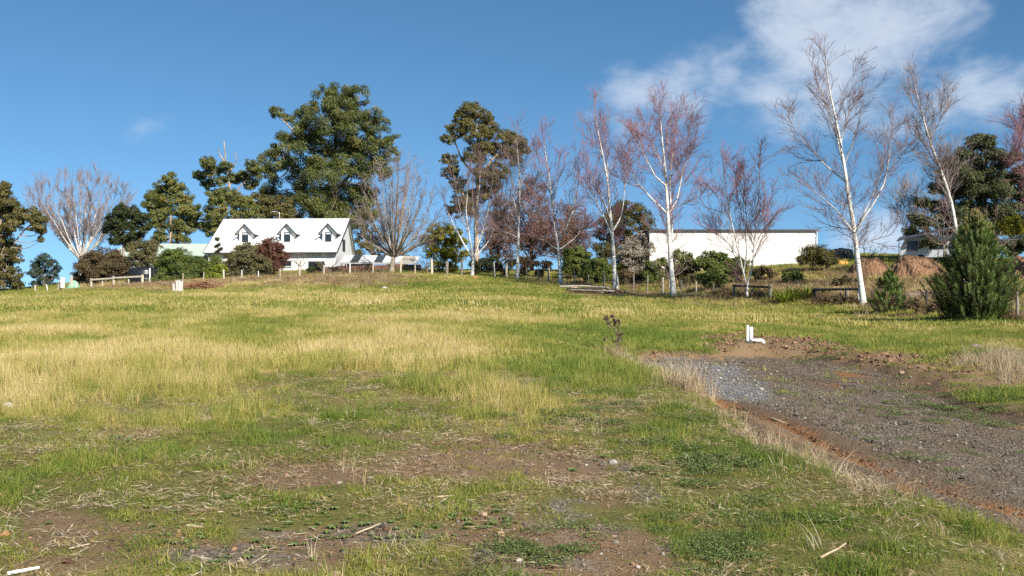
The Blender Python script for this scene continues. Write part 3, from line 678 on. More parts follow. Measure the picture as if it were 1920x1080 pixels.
stump()

def pipe():
    c = on_ground(1408, 27.0); z = c[2]; p = empty('drain_pipe', c, 'white plastic drain riser and elbow lying in the turned dirt', 'pipe')
    w = MATS['pvc_white']
    MB().tube([c+[0, 0, -.05], c+[.005, 0, .44]], .05, 20).build('riser', w, p, smooth=True)
    MB().tube([c+[0, 0, .33], c+[.0, 0, .345]], .056, 20).build('collar', w, p, smooth=True)
    MB().tube([c+[.0, -.03, .06], c+[.1, -.05, .075], c+[.27, -.09, .075], c+[.33, -.11, .0]], .05, 16).build('elbow', w, p, smooth=True)
    s = MB().box(c+[-.09, 0, .22], (.026, 0, 0), (0, .02, 0), (0, 0, .27)).build('stake', w, p)
    MB().tube([c+[-.15, -.02, .03], c+[.0, -.09, .0]], .045, 14).build('end_cap', mat('dark_grey_plastic', (.06, .07, .08), rough=.5), p, smooth=True)
pipe()

def sticks(name, lst, m, cat, grp=None):
    for (x0, y0, x1, y1, r, lift, label) in lst:
        a = hit(x0, y0); b = hit(x1, y1); A = np.array([*a, gz(*a)+r+lift[0]]); B = np.array([*b, gz(*b)+r+lift[1]])
        d = B-A; mid = [A+d*t+np.array([random.uniform(-1, 1), random.uniform(-1, 1), 0])*np.linalg.norm(d)*.035 for t in (.33, .66)]
        for q in mid: q[2] = max(q[2], gz(q[0], q[1])+r*.8)
        mb = MB().tube([A, mid[0], mid[1], B], [r, r*1.05, r*.9, r*.7], 6)
        if np.linalg.norm(d) > .5:
            k = A+d*.6; mb.tube([k, k+np.cross(d, [0, 0, 1])*.14+d*.1+[0, 0, .02]], [r*.6, r*.35], 5)
        mb.build(name, m, None, label=label, cat=cat, group=grp)
STICK = mat('bleached_stick', (.50, .41, .28), (.34, .26, .17), 14, .9, stretch=(.2, 1, 1))
sticks('stick', [(665, 1005, 712, 993, .005, (.01, .015), 'pale straight stick lying on the foreground gravel beside low weeds'),
                 (130, 1037, 168, 1026, .005, (.01, .01), 'thin pale stick on the bare soil near the white rod'),
                 (352, 991, 380, 992, .009, (.01, .01), 'short stubby pale stick on the foreground turf above green weeds'),
                 (1122, 694, 1160, 699, .02, (.01, .02), 'dark bleached branch lying in green grass near the dead thistle'),
                 (1538, 1058, 1586, 1040, .006, (.02, .05), 'pale stalk fallen across deep green grass beyond the broadleaf weeds'),
                 (812, 935, 852, 931, .007, (.01, .01), 'small pale stick in the bare brown soil patch'),
                 (1448, 762, 1492, 775, .014, (.03, .02), 'white bleached stick beside the orange rut of the drive')], STICK, 'stick')
sticks('white_rod', [(14, 1084, 74, 1075, .009, (.01, .01), 'white rod lying on bare foreground soil')], MATS['pvc_white'], 'rod')
TIMB = mat('grey_timber', (.36, .33, .30), (.22, .195, .17), 8, .95, stretch=(.2, 1, 1), bump=.3)
for i, (x0, y0, x1, y1, r, label) in enumerate([(1050, 537, 1134, 538.5, .075, 'long pale grey pole along the top of the timber pile'), (1062, 541, 1152, 546, .07, 'grey pole slanting down through the timber pile to a birch'),
        (1070, 544, 1150, 547.5, .08, 'brown round pole low in the timber pile'), (1137, 538, 1153, 547, .06, 'short grey rail propped against the birch beside the timber pile'),
        (1126, 553.5, 1157, 547, .06, 'pale bent rail at the front of the timber pile'), (1158, 548, 1180, 553, .05, 'thin branch end trailing out beyond the timber pile'), (1095, 548, 1128, 550, .09, 'dark short log at the bottom of the timber pile')]):
    Y = 80.5+.4*i; A = at(x0, y0, Y); B = at(x1, y1, Y+.6)
    za, zb = gz(A[0], A[1])+r, gz(B[0], B[1])+r
    A[2] = max(A[2], za); B[2] = max(B[2], zb)
    dd = np.linalg.norm(B-A)
    MB().tube([A, A+(B-A)*.5+[0, 0, .02*dd], B], [r, r*.95, r*.75], 7).build('timber_pole', [TIMB, WOODL, WOOD][i % 3], None, label=label, cat='timber', group='old poles in the timber pile')

def rock(px, py, rpx, label, m, name='rock', flat=.7, seed=0):
    h = hit(px, py); r = rpx/F*h[1]
    import bmesh
    bm = bmesh.new(); bmesh.ops.create_icosphere(bm, subdivisions=3, radius=1)
    g = random.Random(seed); ax = [Vector((g.uniform(-1, 1), g.uniform(-1, 1), g.uniform(-1, 1))).normalized() for _ in range(9)]; cut = [g.uniform(.6, .9) for _ in ax]
    for v in bm.verts:
        for a, c in zip(ax, cut):
            d = v.co.dot(a)
            if d > c: v.co -= a*(d-c)*.85
        v.co *= 1+.06*math.sin(v.co.x*9+seed)*math.cos(v.co.y*8)
        v.co.z *= flat
    me = bpy.data.meshes.new(name); bm.to_mesh(me); bm.free()
    o = obj(name, me, m, label=label, cat='rock', loc=(h[0], h[1], gz(*h)+r*flat*.45)); o.scale = (r, r, r)
ST1 = mat('pale_stone', (.50, .45, .40), (.33, .29, .26), 2, .95, bump=.4, bscale=5); ST2 = mat('brown_stone', (.27, .18, .12), (.38, .28, .20), 2, .95, bump=.4, bscale=5)
ST3 = mat('orange_stone', (.45, .20, .08), (.35, .17, .09), 2, .95, bump=.4, bscale=5); ST4 = mat('grey_clod', (.22, .18, .15), (.13, .10, .08), 2, .95, bump=.6, bscale=4)
for a in [(15, 764, 11, 'pale rounded rock half hidden in the straw grass near the drooping gum side', ST1), (630, 1076, 10, 'pinkish brown stone on the foreground gravel', ST2), (974, 1066, 8, 'small oval tan stone on the gravel patch', ST1),
          (1076, 546, 10, 'tan boulder lying in front of the timber pile', ST2), (722, 543, 6, 'tan stone beside the green weed patch below the maple', ST1), (1130, 869, 9, 'grey brown clod of earth on the bare soil', ST4), (1150, 866, 8, 'cracked pale clod beside the grey clod', ST1),
          (8, 1008, 11, 'orange stone on the foreground turf', ST3), (890, 522, 6, 'orange stone lying by the trunk of the many stemmed birch', ST3), (1690, 694, 6, 'tan rock on the far gravel of the drive', ST2), (1196, 1067, 6, 'small pale pebble on the brown foreground soil', ST1),
          (565, 550, 4, 'small orange stone on the crest below the house', ST3), (906, 972, 9, 'brown clod among foreground weeds', ST2), (1660, 790, 5, 'white pebble on the gravel of the drive', ST1), (1830, 655, 11, 'dark clod on the grassy bank above the drive', ST4), (815, 1060, 8, 'small grey stone among the foreground grass tufts', ST4)]:
    rock(*a, seed=int(a[0]))
def crate():
    a = at(1579, 489, 86); z = gz(a[0], 86)
    o = empty('yellow_drum', (a[0], 86, z), 'orange yellow drum on its side beside the flowering bush', 'drum'); m = mat('orange_plastic', (.62, .30, .05), (.5, .24, .05), 3, .5)
    MB().tube([(a[0]-.4, 86, a[2]-.25), (a[0]+.45, 86.3, a[2]-.25)], .24, 20).build('shell', m, o, smooth=False)
    for s in (-.3, .25): MB().tube([(a[0]+s, 86+.05+s*.3, a[2]-.25), (a[0]+s+.06, 86.07+s*.3, a[2]-.25)], .255, 20).build('hoop', m, o)
crate()

# ------------------------------------------------------------------ vegetation builders
def tubes(P, Rr, n=3):
    "P (N,K,3), Rr (N,K) -> verts, quads"
    N, K, _ = P.shape
    t = nrm(np.gradient(P, axis=1)); ref = np.where(np.abs(t[..., 2:3]) > .9, np.array([1.0, 0, 0]), np.array([0, 0, 1.0]))
    a = nrm(np.cross(t, ref)); b = np.cross(t, a)
    an = 2*np.pi*np.arange(n)/n
    V = P[:, :, None]+Rr[:, :, None, None]*(a[:, :, None]*np.cos(an)[:, None]+b[:, :, None]*np.sin(an)[:, None])
    id_ = np.arange(N*K*n).reshape(N, K, n); nx = np.roll(id_, -1, 2)
    q = np.stack([id_[:, :-1], nx[:, :-1], nx[:, 1:], id_[:, 1:]], -1).reshape(-1, 4)
    return V.reshape(-1, 3), q
def resample(pts, K):
    pts = np.asarray(pts, float); d = np.r_[0, np.cumsum(np.linalg.norm(np.diff(pts, axis=0), axis=1))]
    s = np.linspace(0, d[-1], K)
    # smooth the traced corners
    q = np.stack([np.interp(s, d, pts[:, i]) for i in range(3)], -1)
    for _ in range(2): q[1:-1] = (q[:-2]+2*q[1:-1]+q[2:])/4
    return q, d[-1]
def grow(P, Ln, per_m, lo, hi, ang, up, r0, r1, t0=.2, K=4, r=None, taper=.55, jit=.25, tend=1.0):
    "children of parents P (N,K0,3) with lengths Ln: returns paths, radii, lengths"
    r = r or rng; N, K0, _ = P.shape
    cnt = np.maximum(1, r.poisson(per_m*Ln)); pid = np.repeat(np.arange(N), cnt); M = len(pid)
    t = t0+(tend-t0)*r.random(M); f = t*(K0-1); i = np.minimum(f.astype(int), K0-2); fr = (f-i)[:, None]
    pos = P[pid, i]*(1-fr)+P[pid, i+1]*fr; d = nrm(P[pid, i+1]-P[pid, i])
    rv = nrm(r.normal(size=(M, 3))); perp = nrm(rv-d*(rv*d).sum(1, keepdims=True)); an = R(ang)*(1+.35*r.normal(size=M))[:, None]
    dd = nrm(d*np.cos(an)+perp*np.sin(an)+np.array([0, 0, up]))
    L = (lo+(hi-lo)*r.random(M))*(1-taper*t)
    out = np.empty((M, K, 3)); out[:, 0] = pos; c = dd
    for k in range(1, K):
        out[:, k] = out[:, k-1]+c*(L/(K-1))[:, None]
        c = nrm(c+jit*r.normal(size=(M, 3))+np.array([0, 0, up*.6]))
    rad = np.linspace(1, 0, K)[None]*(r0-r1)+r1
    return out, np.repeat(rad, M, 0)*(.7+.6*r.random(M))[:, None], L
def bark(name, c1, c2, marks=True):
    m = bpy.data.materials.new(name); m.use_nodes = True; nt = m.node_tree; N = nt.nodes.new; L = nt.links.new; b = nt.nodes['Principled BSDF']; b.inputs['Roughness'].default_value = .85; b.inputs['Specular IOR Level'].default_value = .15
    tc = N('ShaderNodeTexCoord'); mp = N('ShaderNodeMapping'); mp.inputs['Scale'].default_value = (1.5, 1.5, 7) if marks else (4, 4, .8); L(tc.outputs['Object'], mp.inputs[0])
    nz = N('ShaderNodeTexNoise'); nz.inputs['Scale'].default_value = 1.6; nz.inputs['Detail'].default_value = 5; L(mp.outputs[0], nz.inputs[0])
    rp = N('ShaderNodeValToRGB'); e = rp.color_ramp.elements; e[0].position = .365; e[0].color = (*c2, 1); e[1].position = .455 if marks else .65; e[1].color = (*c1, 1)
    L(nz.outputs[0], rp.inputs[0])
    at_ = N('ShaderNodeAttribute'); at_.attribute_name = 'young'; mx = N('ShaderNodeMix'); mx.data_type = 'RGBA'; L(at_.outputs['Fac'], mx.inputs[0]); L(rp.outputs[0], mx.inputs[6]); mx.inputs[7].default_value = (.17, .11, .10, 1)
    L(mx.outputs[2], b.inputs['Base Color'])
    return m
BIRCH = bark('birch_bark', (.62, .60, .56), (.20, .18, .16)); BIRCHL = bark('birch_limb_bark', (.62, .58, .54), (.22, .17, .15)); BIRCHT = bark('birch_branch_bark', (.19, .14, .13), (.10, .07, .065))
GREYB = bark('grey_bark', (.36, .31, .25), (.17, .14, .11), False); GUM = bark('gum_bark', (.46, .38, .30), (.22, .15, .11), False); BROWNB = bark('brown_bark', (.16, .11, .08), (.08, .055, .04), False)
def twig_mat(name, cols): return leaf_mat(name, cols, 0, rough=.8, spec=.1)
TW_RED = twig_mat('red_birch_twigs', [(.12, .065, .07), (.205, .10, .11), (.30, .145, .16)])
TW_BRN = twig_mat('brown_birch_twigs', [(.085, .06, .058), (.15, .10, .098), (.22, .15, .145)])
TW_TAN = twig_mat('tan_twigs', [(.13, .10, .07), (.24, .18, .13), (.33, .25, .19)])
TW_PUR = twig_mat('purple_twigs', [(.12, .095, .092), (.20, .155, .148), (.29, .23, .215)])
TW_THK = twig_mat('thicket_twigs', [(.085, .052, .040), (.15, .09, .067), (.22, .14, .105)])
def yg(ra, n): return np.repeat(.9*sstep(.055, .016, ra).ravel(), n)
def bare_tree(name, label, Y, lines, rads, twigs, barkm=BIRCH, limbm=BIRCHT, seed=1, spread=.22, l1=(2.5, 1.1, 4.0, 34, .15), l2=(4.4, .5, 1.7, 30, .10), l3=(3.6, .35, 1.0, 28, .08), tw=1.0, grp=None, cat='tree', lsplit=1, fine=None, thick=1.0):
    "lines: traced polylines in photograph pixels; the first lines are the trunk, each later one starts on an earlier one"
    r = np.random.default_rng(seed)
    b = on_ground(lines[0][0][0], Y); W3 = []
    for k, ln in enumerate(lines):
        P = np.array([at(x, y, Y) for x, y in ln])
        if k == 0: P[0] = b-[0, 0, .15]; off = np.linspace(0, r.uniform(-.1, .1)*.6, len(P))
        else:
            # starts where it leaves its parent
            best = None
            for q in W3:
                dd = np.linalg.norm((q-P[0])[:, [0, 2]], axis=1); i = dd.argmin()
                if best is None or dd[i] < best[0]: best = (dd[i], q[i])
            ln_ = np.linalg.norm(np.diff(P, axis=0), axis=1).sum(); s = r.uniform(-1, 1)*spread*ln_*2
            off = np.linspace(0, 1, len(P))**.8*s+(best[1][1]-Y); P[0] = best[1]; off[0] = best[1][1]-Y
        f = (Y+off)/Y; P[:, 0] *= f; P[:, 1] = Y+off; P[:, 2] = EYE+(P[:, 2]-EYE)*f
        if k == 0: P[0] = b-[0, 0, .15]
        W3.append(resample(P, 22)[0])
    t = empty(name, b, label, cat, grp)
    A = np.stack(W3); ra = np.array([np.linspace(1, 0, 22)**.85*(a-c)+c for a, c in rads])
    ra[1:] *= np.linspace(.85, .5, 22)[None]; ra[0] *= np.linspace(1, .75, 22); ra[0, :2] *= [1.25, 1.1]
    if len(A[:lsplit]):
        V, q = tubes(A[:lsplit], ra[:lsplit], 10); o = obj('trunk', mesh_from('trunk', V-b, q, True, dict(young=yg(ra[:lsplit], 10))), barkm, loc=b); setpar(o, t)
    wig = r.normal(size=(len(A), 22, 3))*.03; wig[:, 1:-1] = (wig[:, :-2]+wig[:, 1:-1]+wig[:, 2:])/3; A2 = A+wig*(np.arange(22) > 0)[None, :, None]
    for k in range(lsplit, len(A)):
        V, q = tubes(A2[k:k+1], ra[k:k+1], 7); o = obj('limb', mesh_from('limb', V-b, q, True, dict(young=yg(ra[k:k+1], 7))), barkm, loc=b); setpar(o, t)
    Ls = np.linalg.norm(np.diff(A, axis=1), axis=2).sum(1)
    P1, R1, L1 = grow(A, Ls, l1[0]*tw, l1[1], l1[2], l1[3], l1[4], .0155, .0065, t0=.2, K=6, r=r, jit=.16)
    P2, R2, L2 = grow(P1, L1, l2[0]*tw, l2[1], l2[2], l2[3], l2[4], .0085, .0055, t0=.12, K=3, r=r)
    P3, R3, L3 = grow(P2, L2, l3[0], l3[1], l3[2], l3[3], l3[4], .006, .0045, t0=.15, K=2, r=r)
    V, q = tubes(P1, R1, 4); o = obj('branches', mesh_from('branches', V-b, q, True), limbm, loc=b); setpar(o, t); o['kind'] = 'stuff'
    Va, qa = tubes(P2, R2*thick, 3); Vb, qb = tubes(P3, R3*thick, 3)
    ca = np.repeat(r.random(len(P2)), 9); cb = np.repeat(r.random(len(P3)), 6)
    V = np.r_[Va, Vb]; q = np.r_[qa, qb+len(Va)]
    o = obj('crown', mesh_from('crown', V-b, q, False, dict(rnd=np.r_[ca, cb])), fine or twigs, loc=b); setpar(o, t); o['kind'] = 'stuff'
    return t

# ---- birches
bare_tree('birch_tree', 'many stemmed white birch forking low beside the maple', 97.5, [[(885,518),(886,505),(887,487)],
   [(885,488),(866,450),(852,425),(840,400),(833,372)],[(887,489),(880,440),(874,400),(876,350),(879,312)],[(887,487),(892,430),(897,380),(900,330),(901,292)],[(887,487),(903,440),(914,400),(922,350),(926,315)],[(887,486),(915,455),(927,425),(937,395),(945,372)],[(882,445),(864,400),(856,360),(850,325)],[(893,430),(886,370),(888,320)],[(903,440),(930,400),(942,350)]],
   [(.21,.17),(.13,.03),(.12,.03),(.13,.03),(.11,.03),(.10,.025),(.06,.02),(.06,.02),(.05,.02)], TW_BRN, seed=1, tw=.9)
bare_tree('birch_tree', 'slender white birch with low drooping side limb, in front of the brown thicket', 94.5, [[(970,523),(971,470),(972,437),(974,400),(975,350),(972,300),(967,243)],
   [(972,440),(955,437),(935,434),(903,424)],[(972,428),(955,390),(941,360),(930,332)],[(973,402),(990,375),(1003,345),(1009,315)],[(972,415),(962,370),(958,330),(954,288)],[(972,442),(955,450),(941,455)],[(974,420),(1000,412),(1013,394)],[(975,350),(985,310),(990,275)],[(974,380),(960,340),(948,300)]],
   [(.17,.02),(.06,.02),(.075,.02),(.075,.02),(.075,.02),(.045,.015),(.05,.015),(.05,.02),(.05,.02)], TW_BRN, seed=2, tw=.9)
bare_tree('birch_tree', 'white birch with wide low limbs at the end of the timber pile', 90.5, [[(1052,534),(1048,470),(1040,430),(1035,380),(1030,330),(1022,285),(1020,252)],
   [(1048,470),(1020,450),(992,442)],[(1049,476),(1025,481),(1000,476)],[(1048,470),(1075,450),(1095,425),(1112,405)],[(1044,452),(1062,430),(1070,400),(1080,370),(1086,340),(1083,295)],[(1040,425),(1020,395),(1003,372)],[(1036,385),(1046,340),(1050,288)],[(1033,360),(1015,320),(1005,285)],[(1070,400),(1100,370),(1115,335)]],
   [(.20,.02),(.07,.02),(.05,.02),(.07,.02),(.10,.02),(.06,.02),(.06,.02),(.05,.02),(.05,.02)], TW_RED, seed=3, tw=1.1)
bare_tree('birch_tree', 'tall narrow white birch standing at the propped rail of the timber pile', 84.5, [[(1154,546),(1150,470),(1148,430),(1143,390),(1140,340),(1130,290),(1120,240),(1112,196)],
   [(1149,442),(1135,410),(1120,385),(1107,350),(1098,305)],[(1149,442),(1165,405),(1170,370),(1172,320),(1168,275)],[(1147,415),(1128,370),(1110,330),(1096,285)],[(1140,345),(1138,280),(1130,228)],[(1150,435),(1135,432),(1118,428)],[(1140,330),(1155,290),(1162,255)],[(1131,290),(1112,260),(1100,232)]],
   [(.19,.02),(.09,.02),(.09,.02),(.07,.02),(.06,.02),(.04,.015),(.05,.02),(.045,.02)], TW_BRN, seed=4, tw=1.1, fine=TW_RED)
bare_tree('birch_tree', 'broad white birch with reddish twig tips in front of the shed left end', 77.5, [[(1264,555),(1258,500),(1255,450),(1252,400),(1250,360),(1246,300),(1240,250),(1237,192)],
   [(1258,492),(1261,440),(1259,400),(1256,350),(1260,300),(1268,240),(1276,200)],[(1251,398),(1225,375),(1200,350),(1182,320),(1170,285)],[(1253,402),(1268,380),(1275,350),(1281,315),(1295,285),(1310,255)],[(1249,352),(1228,330),(1212,300),(1200,275),(1185,250)],[(1246,322),(1226,280),(1215,235)],[(1256,446),(1235,430),(1216,436)],[(1255,396),(1290,376),(1312,370)],[(1256,350),(1275,300),(1290,250),(1297,215)],[(1245,300),(1255,240),(1258,205)],[(1200,350),(1175,345),(1160,330)]],
   [(.22,.02),(.13,.02),(.09,.02),(.10,.02),(.09,.02),(.07,.02),(.045,.015),(.05,.02),(.06,.02),(.05,.02),(.04,.015)], TW_RED, seed=5, tw=1.15)
bare_tree('birch_tree', 'thin multi stemmed birch between the rail posts in front of the white shed', 70, [[(1400,571),(1401,552),(1401,535)],
   [(1400,537),(1393,508),(1385,470),(1375,430),(1365,380),(1358,330),(1352,285)],[(1395,512),(1400,460),(1398,400),(1395,350),(1392,300)],[(1401,536),(1410,500),(1415,450),(1420,400),(1425,340),(1422,300)],[(1411,495),(1428,450),(1445,420),(1455,390)],[(1392,500),(1365,455),(1335,430),(1318,405)],[(1386,475),(1352,440),(1330,390)],[(1398,420),(1382,360),(1376,310)],[(1413,470),(1436,420),(1442,360)],[(1375,430),(1345,370),(1335,320)]],
   [(.12,.11),(.09,.02),(.065,.02),(.085,.02),(.045,.015),(.045,.015),(.035,.015),(.04,.015),(.045,.015),(.04,.015)], TW_PUR, seed=6, tw=1.0, fine=TW_RED)
bare_tree('birch_tree', 'tallest white birch with open spreading limbs on the gateway fence', 63, [[(1620,575),(1612,520),(1605,460),(1600,420),(1590,360),(1583,310),(1575,260),(1562,200),(1551,150),(1545,85)],
   [(1588,352),(1560,320),(1530,290),(1500,260),(1474,215)],[(1583,312),(1570,260),(1553,210),(1533,155),(1520,115)],[(1602,442),(1570,395),(1540,370),(1510,345),(1478,332)],[(1603,444),(1625,400),(1645,370),(1660,340),(1668,290),(1671,240),(1673,205)],[(1602,425),(1640,360),(1656,310),(1662,270)],[(1585,308),(1602,260),(1612,220),(1622,170)],[(1600,425),(1560,425),(1528,412)],[(1594,385),(1555,372),(1520,350),(1490,345)],[(1577,270),(1590,215),(1598,165),(1600,130)],[(1606,465),(1640,450),(1670,440),(1690,415)],[(1662,330),(1685,300),(1700,265)]],
   [(.19,.02),(.075,.02),(.085,.02),(.075,.02),(.09,.02),(.06,.015),(.06,.02),(.045,.015),(.05,.015),(.05,.015),(.04,.015),(.04,.015)], TW_BRN, seed=7, tw=1.05, l1=(2.7,.9,3.3,40,.10))
bare_tree('birch_tree', 'leaning white birch rising from behind the big young pine', 66, [[(1806,500),(1793,430),(1785,380),(1765,320),(1745,270),(1730,220),(1715,160),(1706,124)],
   [(1785,382),(1760,340),(1738,318)],[(1745,272),(1760,230),(1769,182)],[(1765,322),(1735,272),(1708,248)],[(1730,222),(1712,195),(1700,170)],[(1780,365),(1790,320),(1792,280)],[(1795,440),(1760,405),(1735,395)]],
   [(.15,.02),(.04,.015),(.05,.015),(.04,.015),(.035,.015),(.035,.015),(.035,.015)], TW_PUR, seed=8, tw=1.2)
bare_tree('birch_tree', 'red twigged birch at the edge beyond the dark conifer', 68, [[(1965,530),(1955,430),(1940,340),(1922,280),(1905,230)],[(1940,345),(1905,300),(1890,265)],[(1922,282),(1930,240),(1925,205)]],
   [(.14,.02),(.05,.015),(.05,.015)], TW_RED, seed=9, tw=2.0)
bare_tree('birch_tree', 'small pale stemmed bare tree behind the caravan roof', 88, [[(1712,470),(1710,440),(1706,405),(1702,370)],[(1713,465),(1716,420),(1719,380),(1722,348)],[(1710,445),(1690,415),(1680,385)],[(1715,440),(1735,415),(1752,395)],[(1706,410),(1692,380),(1690,355)]],
   [(.11,.02),(.10,.02),(.05,.015),(.05,.015),(.04,.015)], TW_TAN, seed=10, tw=1.3)

def fan_lines(base, fork, tips, bend=.42):
    out = [[base, ((base[0]*.5+fork[0]*.5), (base[1]+fork[1])/2), fork]]
    for i, (x, y) in enumerate(tips):
        fx, fy_ = fork[0]+(x-fork[0])*.04, fork[1]+random.uniform(-6, 6)
        mx_ = fx+(x-fx)*.55; my = fy_+(y-fy_)*bend
        out.append([(fork[0], fork[1]), (fx+(mx_-fx)*.55, fy_+(my-fy_)*.5), (mx_, my), (fx+(x-fx)*.85, fy_+(y-fy_)*.75), (x, y)])
    return out
tips = [(668,385),(680,350),(694,325),(712,305),(730,292),(748,284),(766,296),(783,312),(800,335),(815,362),(826,395),(672,420),(820,425),(735,330),(760,340),(705,360),(790,370),(745,310),(722,345),(806,400),(660,402),(832,415),(675,440),(822,440),(690,395),(770,300),(700,318),(755,365),(730,370),(785,340)]
bare_tree('maple_tree', 'round headed bare tree with fanned grey branches by the carport', 101, fan_lines((733,513),(738,482),tips), [(.34,.26)]+[(.12,.025)]*len(tips), TW_TAN, GREYB, GREYB, 20, spread=.35, thick=1.5, l1=(2.0,.9,2.6,28,.12), l2=(3.4,.5,1.3,32,.1), l3=(2.6,.25,.6,36,.05), fine=TW_PUR)
tips = [(52,372),(58,360),(66,350),(75,345),(250,372),(244,362),(90,338),(106,335),(120,331),(135,332),(150,329),(165,330),(180,331),(195,335),(207,341),(222,348),(236,356),(128,370),(170,365),(85,390),(200,380)]
bare_tree('bare_tree', 'wide fan shaped bare tree, pale branches with purple brown tips', 122, fan_lines((150,500),(152,488),tips,.5), [(.36,.3)]+[(.12,.025)]*len(tips), TW_PUR, BIRCHL, GREYB, 21, spread=.3, thick=1.5, l1=(2.0,1.0,3.0,24,.25), l2=(4.5,.8,1.8,26,.3), l3=(3.2,.4,1.0,26,.3))
# ---- brown thickets of leafless trees behind the birches
for i, (x0, x1, yt, Y, lab) in enumerate([(905, 960, 372, 112, 'dense leafless brown tree behind the slender birch'), (955, 1040, 335, 114, 'tall dense brown leafless tree behind the birches with the low limbs'), (1030, 1105, 372, 110, 'rounded brown leafless tree beside the blue gap of sky')]):
    c = (x0+x1)/2; tp = [(x0+(x1-x0)*k/8, yt+60*abs(k/8-.5)**1.3*2+random.uniform(-12, 25)) for k in range(9)]+[(x0+(x1-x0)*k/5, yt+90+random.uniform(-20, 20)) for k in range(6)]
    bare_tree('leafless_tree', lab, Y, fan_lines((c, 515), (c, 488), tp), [(.25, .2)]+[(.08, .025)]*len(tp), TW_THK, BROWNB, BROWNB, 30+i, spread=.35, l1=(2.8,.9,2.6,48,.05), l2=(5.5,.6,1.5,50,.0), l3=(3.4,.4,.9,50,-.05), thick=3.4)
for i, (x, yt, yb, Y, w, lab, m) in enumerate([(561, 470, 512, 108, 16, 'small upright leafless shrub in front of the white house wall', TW_THK), (618, 475, 515, 105, 26, 'bare pale fruit tree before the house corner window', TW_TAN), (800, 468, 515, 106, 28, 'wispy grey leafless bush beside the carport end', TW_TAN), (1255, 470, 540, 82, 34, 'tangled bare grey shrub against the fence behind the broad birch', TW_TAN),
        (1850, 385, 500, 76, 60, 'brown leafless scrub between the dark conifer and the big pine', TW_THK), (1770, 400, 480, 80, 40, 'thin brown leafless scrub beside the leaning birch', TW_THK), (1620, 448, 500, 95, 45, 'low far leafless hedge behind the tall birch', TW_THK), (1450, 415, 440, 0, 0, '', None)]):
    if not m: continue
    tp = [(x+w*math.cos(a), yb-(yb-yt)*(.55+.45*math.sin(a))) for a in np.linspace(.1, math.pi-.1, 9)]
    bare_tree('leafless_shrub', lab, Y, fan_lines((x, yb), (x, yb-(yb-yt)*.25), tp), [(.09, .07)]+[(.045, .015)]*len(tp), m, GREYB, GREYB, 50+i, spread=.4, l1=(2.2,.4,1.2,40,.1), l2=(3.2,.3,.7,42,.05), l3=(2.2,.2,.4,42,0), cat='shrub')

# ------------------------------------------------------------------ leafy trees and shrubs
def leaf_quads(C, D, Nn, ln, wd):
    "centres, long directions, normals, lengths, widths -> verts (4 per leaf), quads"
    D = nrm(D); S = nrm(np.cross(Nn, D)); h = ln[:, None]*.5; w = wd[:, None]*.5
    V = np.stack([C-D*h, C+S*w-D*h*.1, C+D*h, C-S*w-D*h*.1], 1)
    return V.reshape(-1, 3), np.arange(len(C)*4).reshape(-1, 4)
def leaf_tris(C, D, Nn, ln, wd):
    D = nrm(D); S = nrm(np.cross(Nn, D)); h = ln[:, None]*.5; w = wd[:, None]*.5
    return np.stack([C-D*h-S*w, C-D*h*.8+S*w, C+D*h], 1).reshape(-1, 3), np.arange(len(C)*3).reshape(-1, 3)
def crown_leaves(bl, r, n_m2, size, asp=.4, droop=.3, clump=.27, gap=.42, flat=.85, layers=1.0, shell=.55):
    "bl: (centre, radius) list -> leaf arrays; leaves sit in sub-clumps spread over each lobe, with gaps between"
    Cs, Ds, Ns, Ls, Rn = [], [], [], [], []
    for c, rad in bl:
        n = int(max(8, 26*layers)); d = nrm(r.normal(size=(n, 3))); d[:, 2] = d[:, 2]*.8+.12; d = nrm(d)
        keep = r.random(n) > gap*.5; d = d[keep]; n = len(d)
        sc = c+d*(rad*(shell+(1-shell)*r.random(n))[:, None])*np.array([1, 1, flat])
        sr = rad*clump*(.7+.7*r.random(n))
        k = np.maximum(6, (1.65*n_m2*4*sr**2*3.14).astype(int)); pid = np.repeat(np.arange(n), k); M = len(pid)
        e = nrm(r.normal(size=(M, 3))); q = r.random(M)**.42
        p = sc[pid]+e*(sr[pid]*q)[:, None]*np.array([1, 1, .75])
        out = nrm((p-sc[pid])*.8+(sc[pid]-c)*.35+np.array([0, 0, .25])*rad)
        nn = nrm(out+.55*r.normal(size=(M, 3)))
        dd = nrm(r.normal(size=(M, 3))+np.array([0, 0, -droop])*2+out*.5)
        dd = nrm(dd-nn*(dd*nn).sum(1, keepdims=True)*.8)
        Cs.append(p); Ds.append(dd); Ns.append(nn); Ls.append(size*(.6+.8*r.random(M)))
        tone = np.clip(.5+.30*r.normal(size=n)*.6, 0, 1)[pid]
        Rn.append(np.clip(tone*.75+.25*r.random(M)+.06*r.normal(size=M), 0, 1))
    return map(np.concatenate, (Cs, Ds, Ns, Ls, Rn))
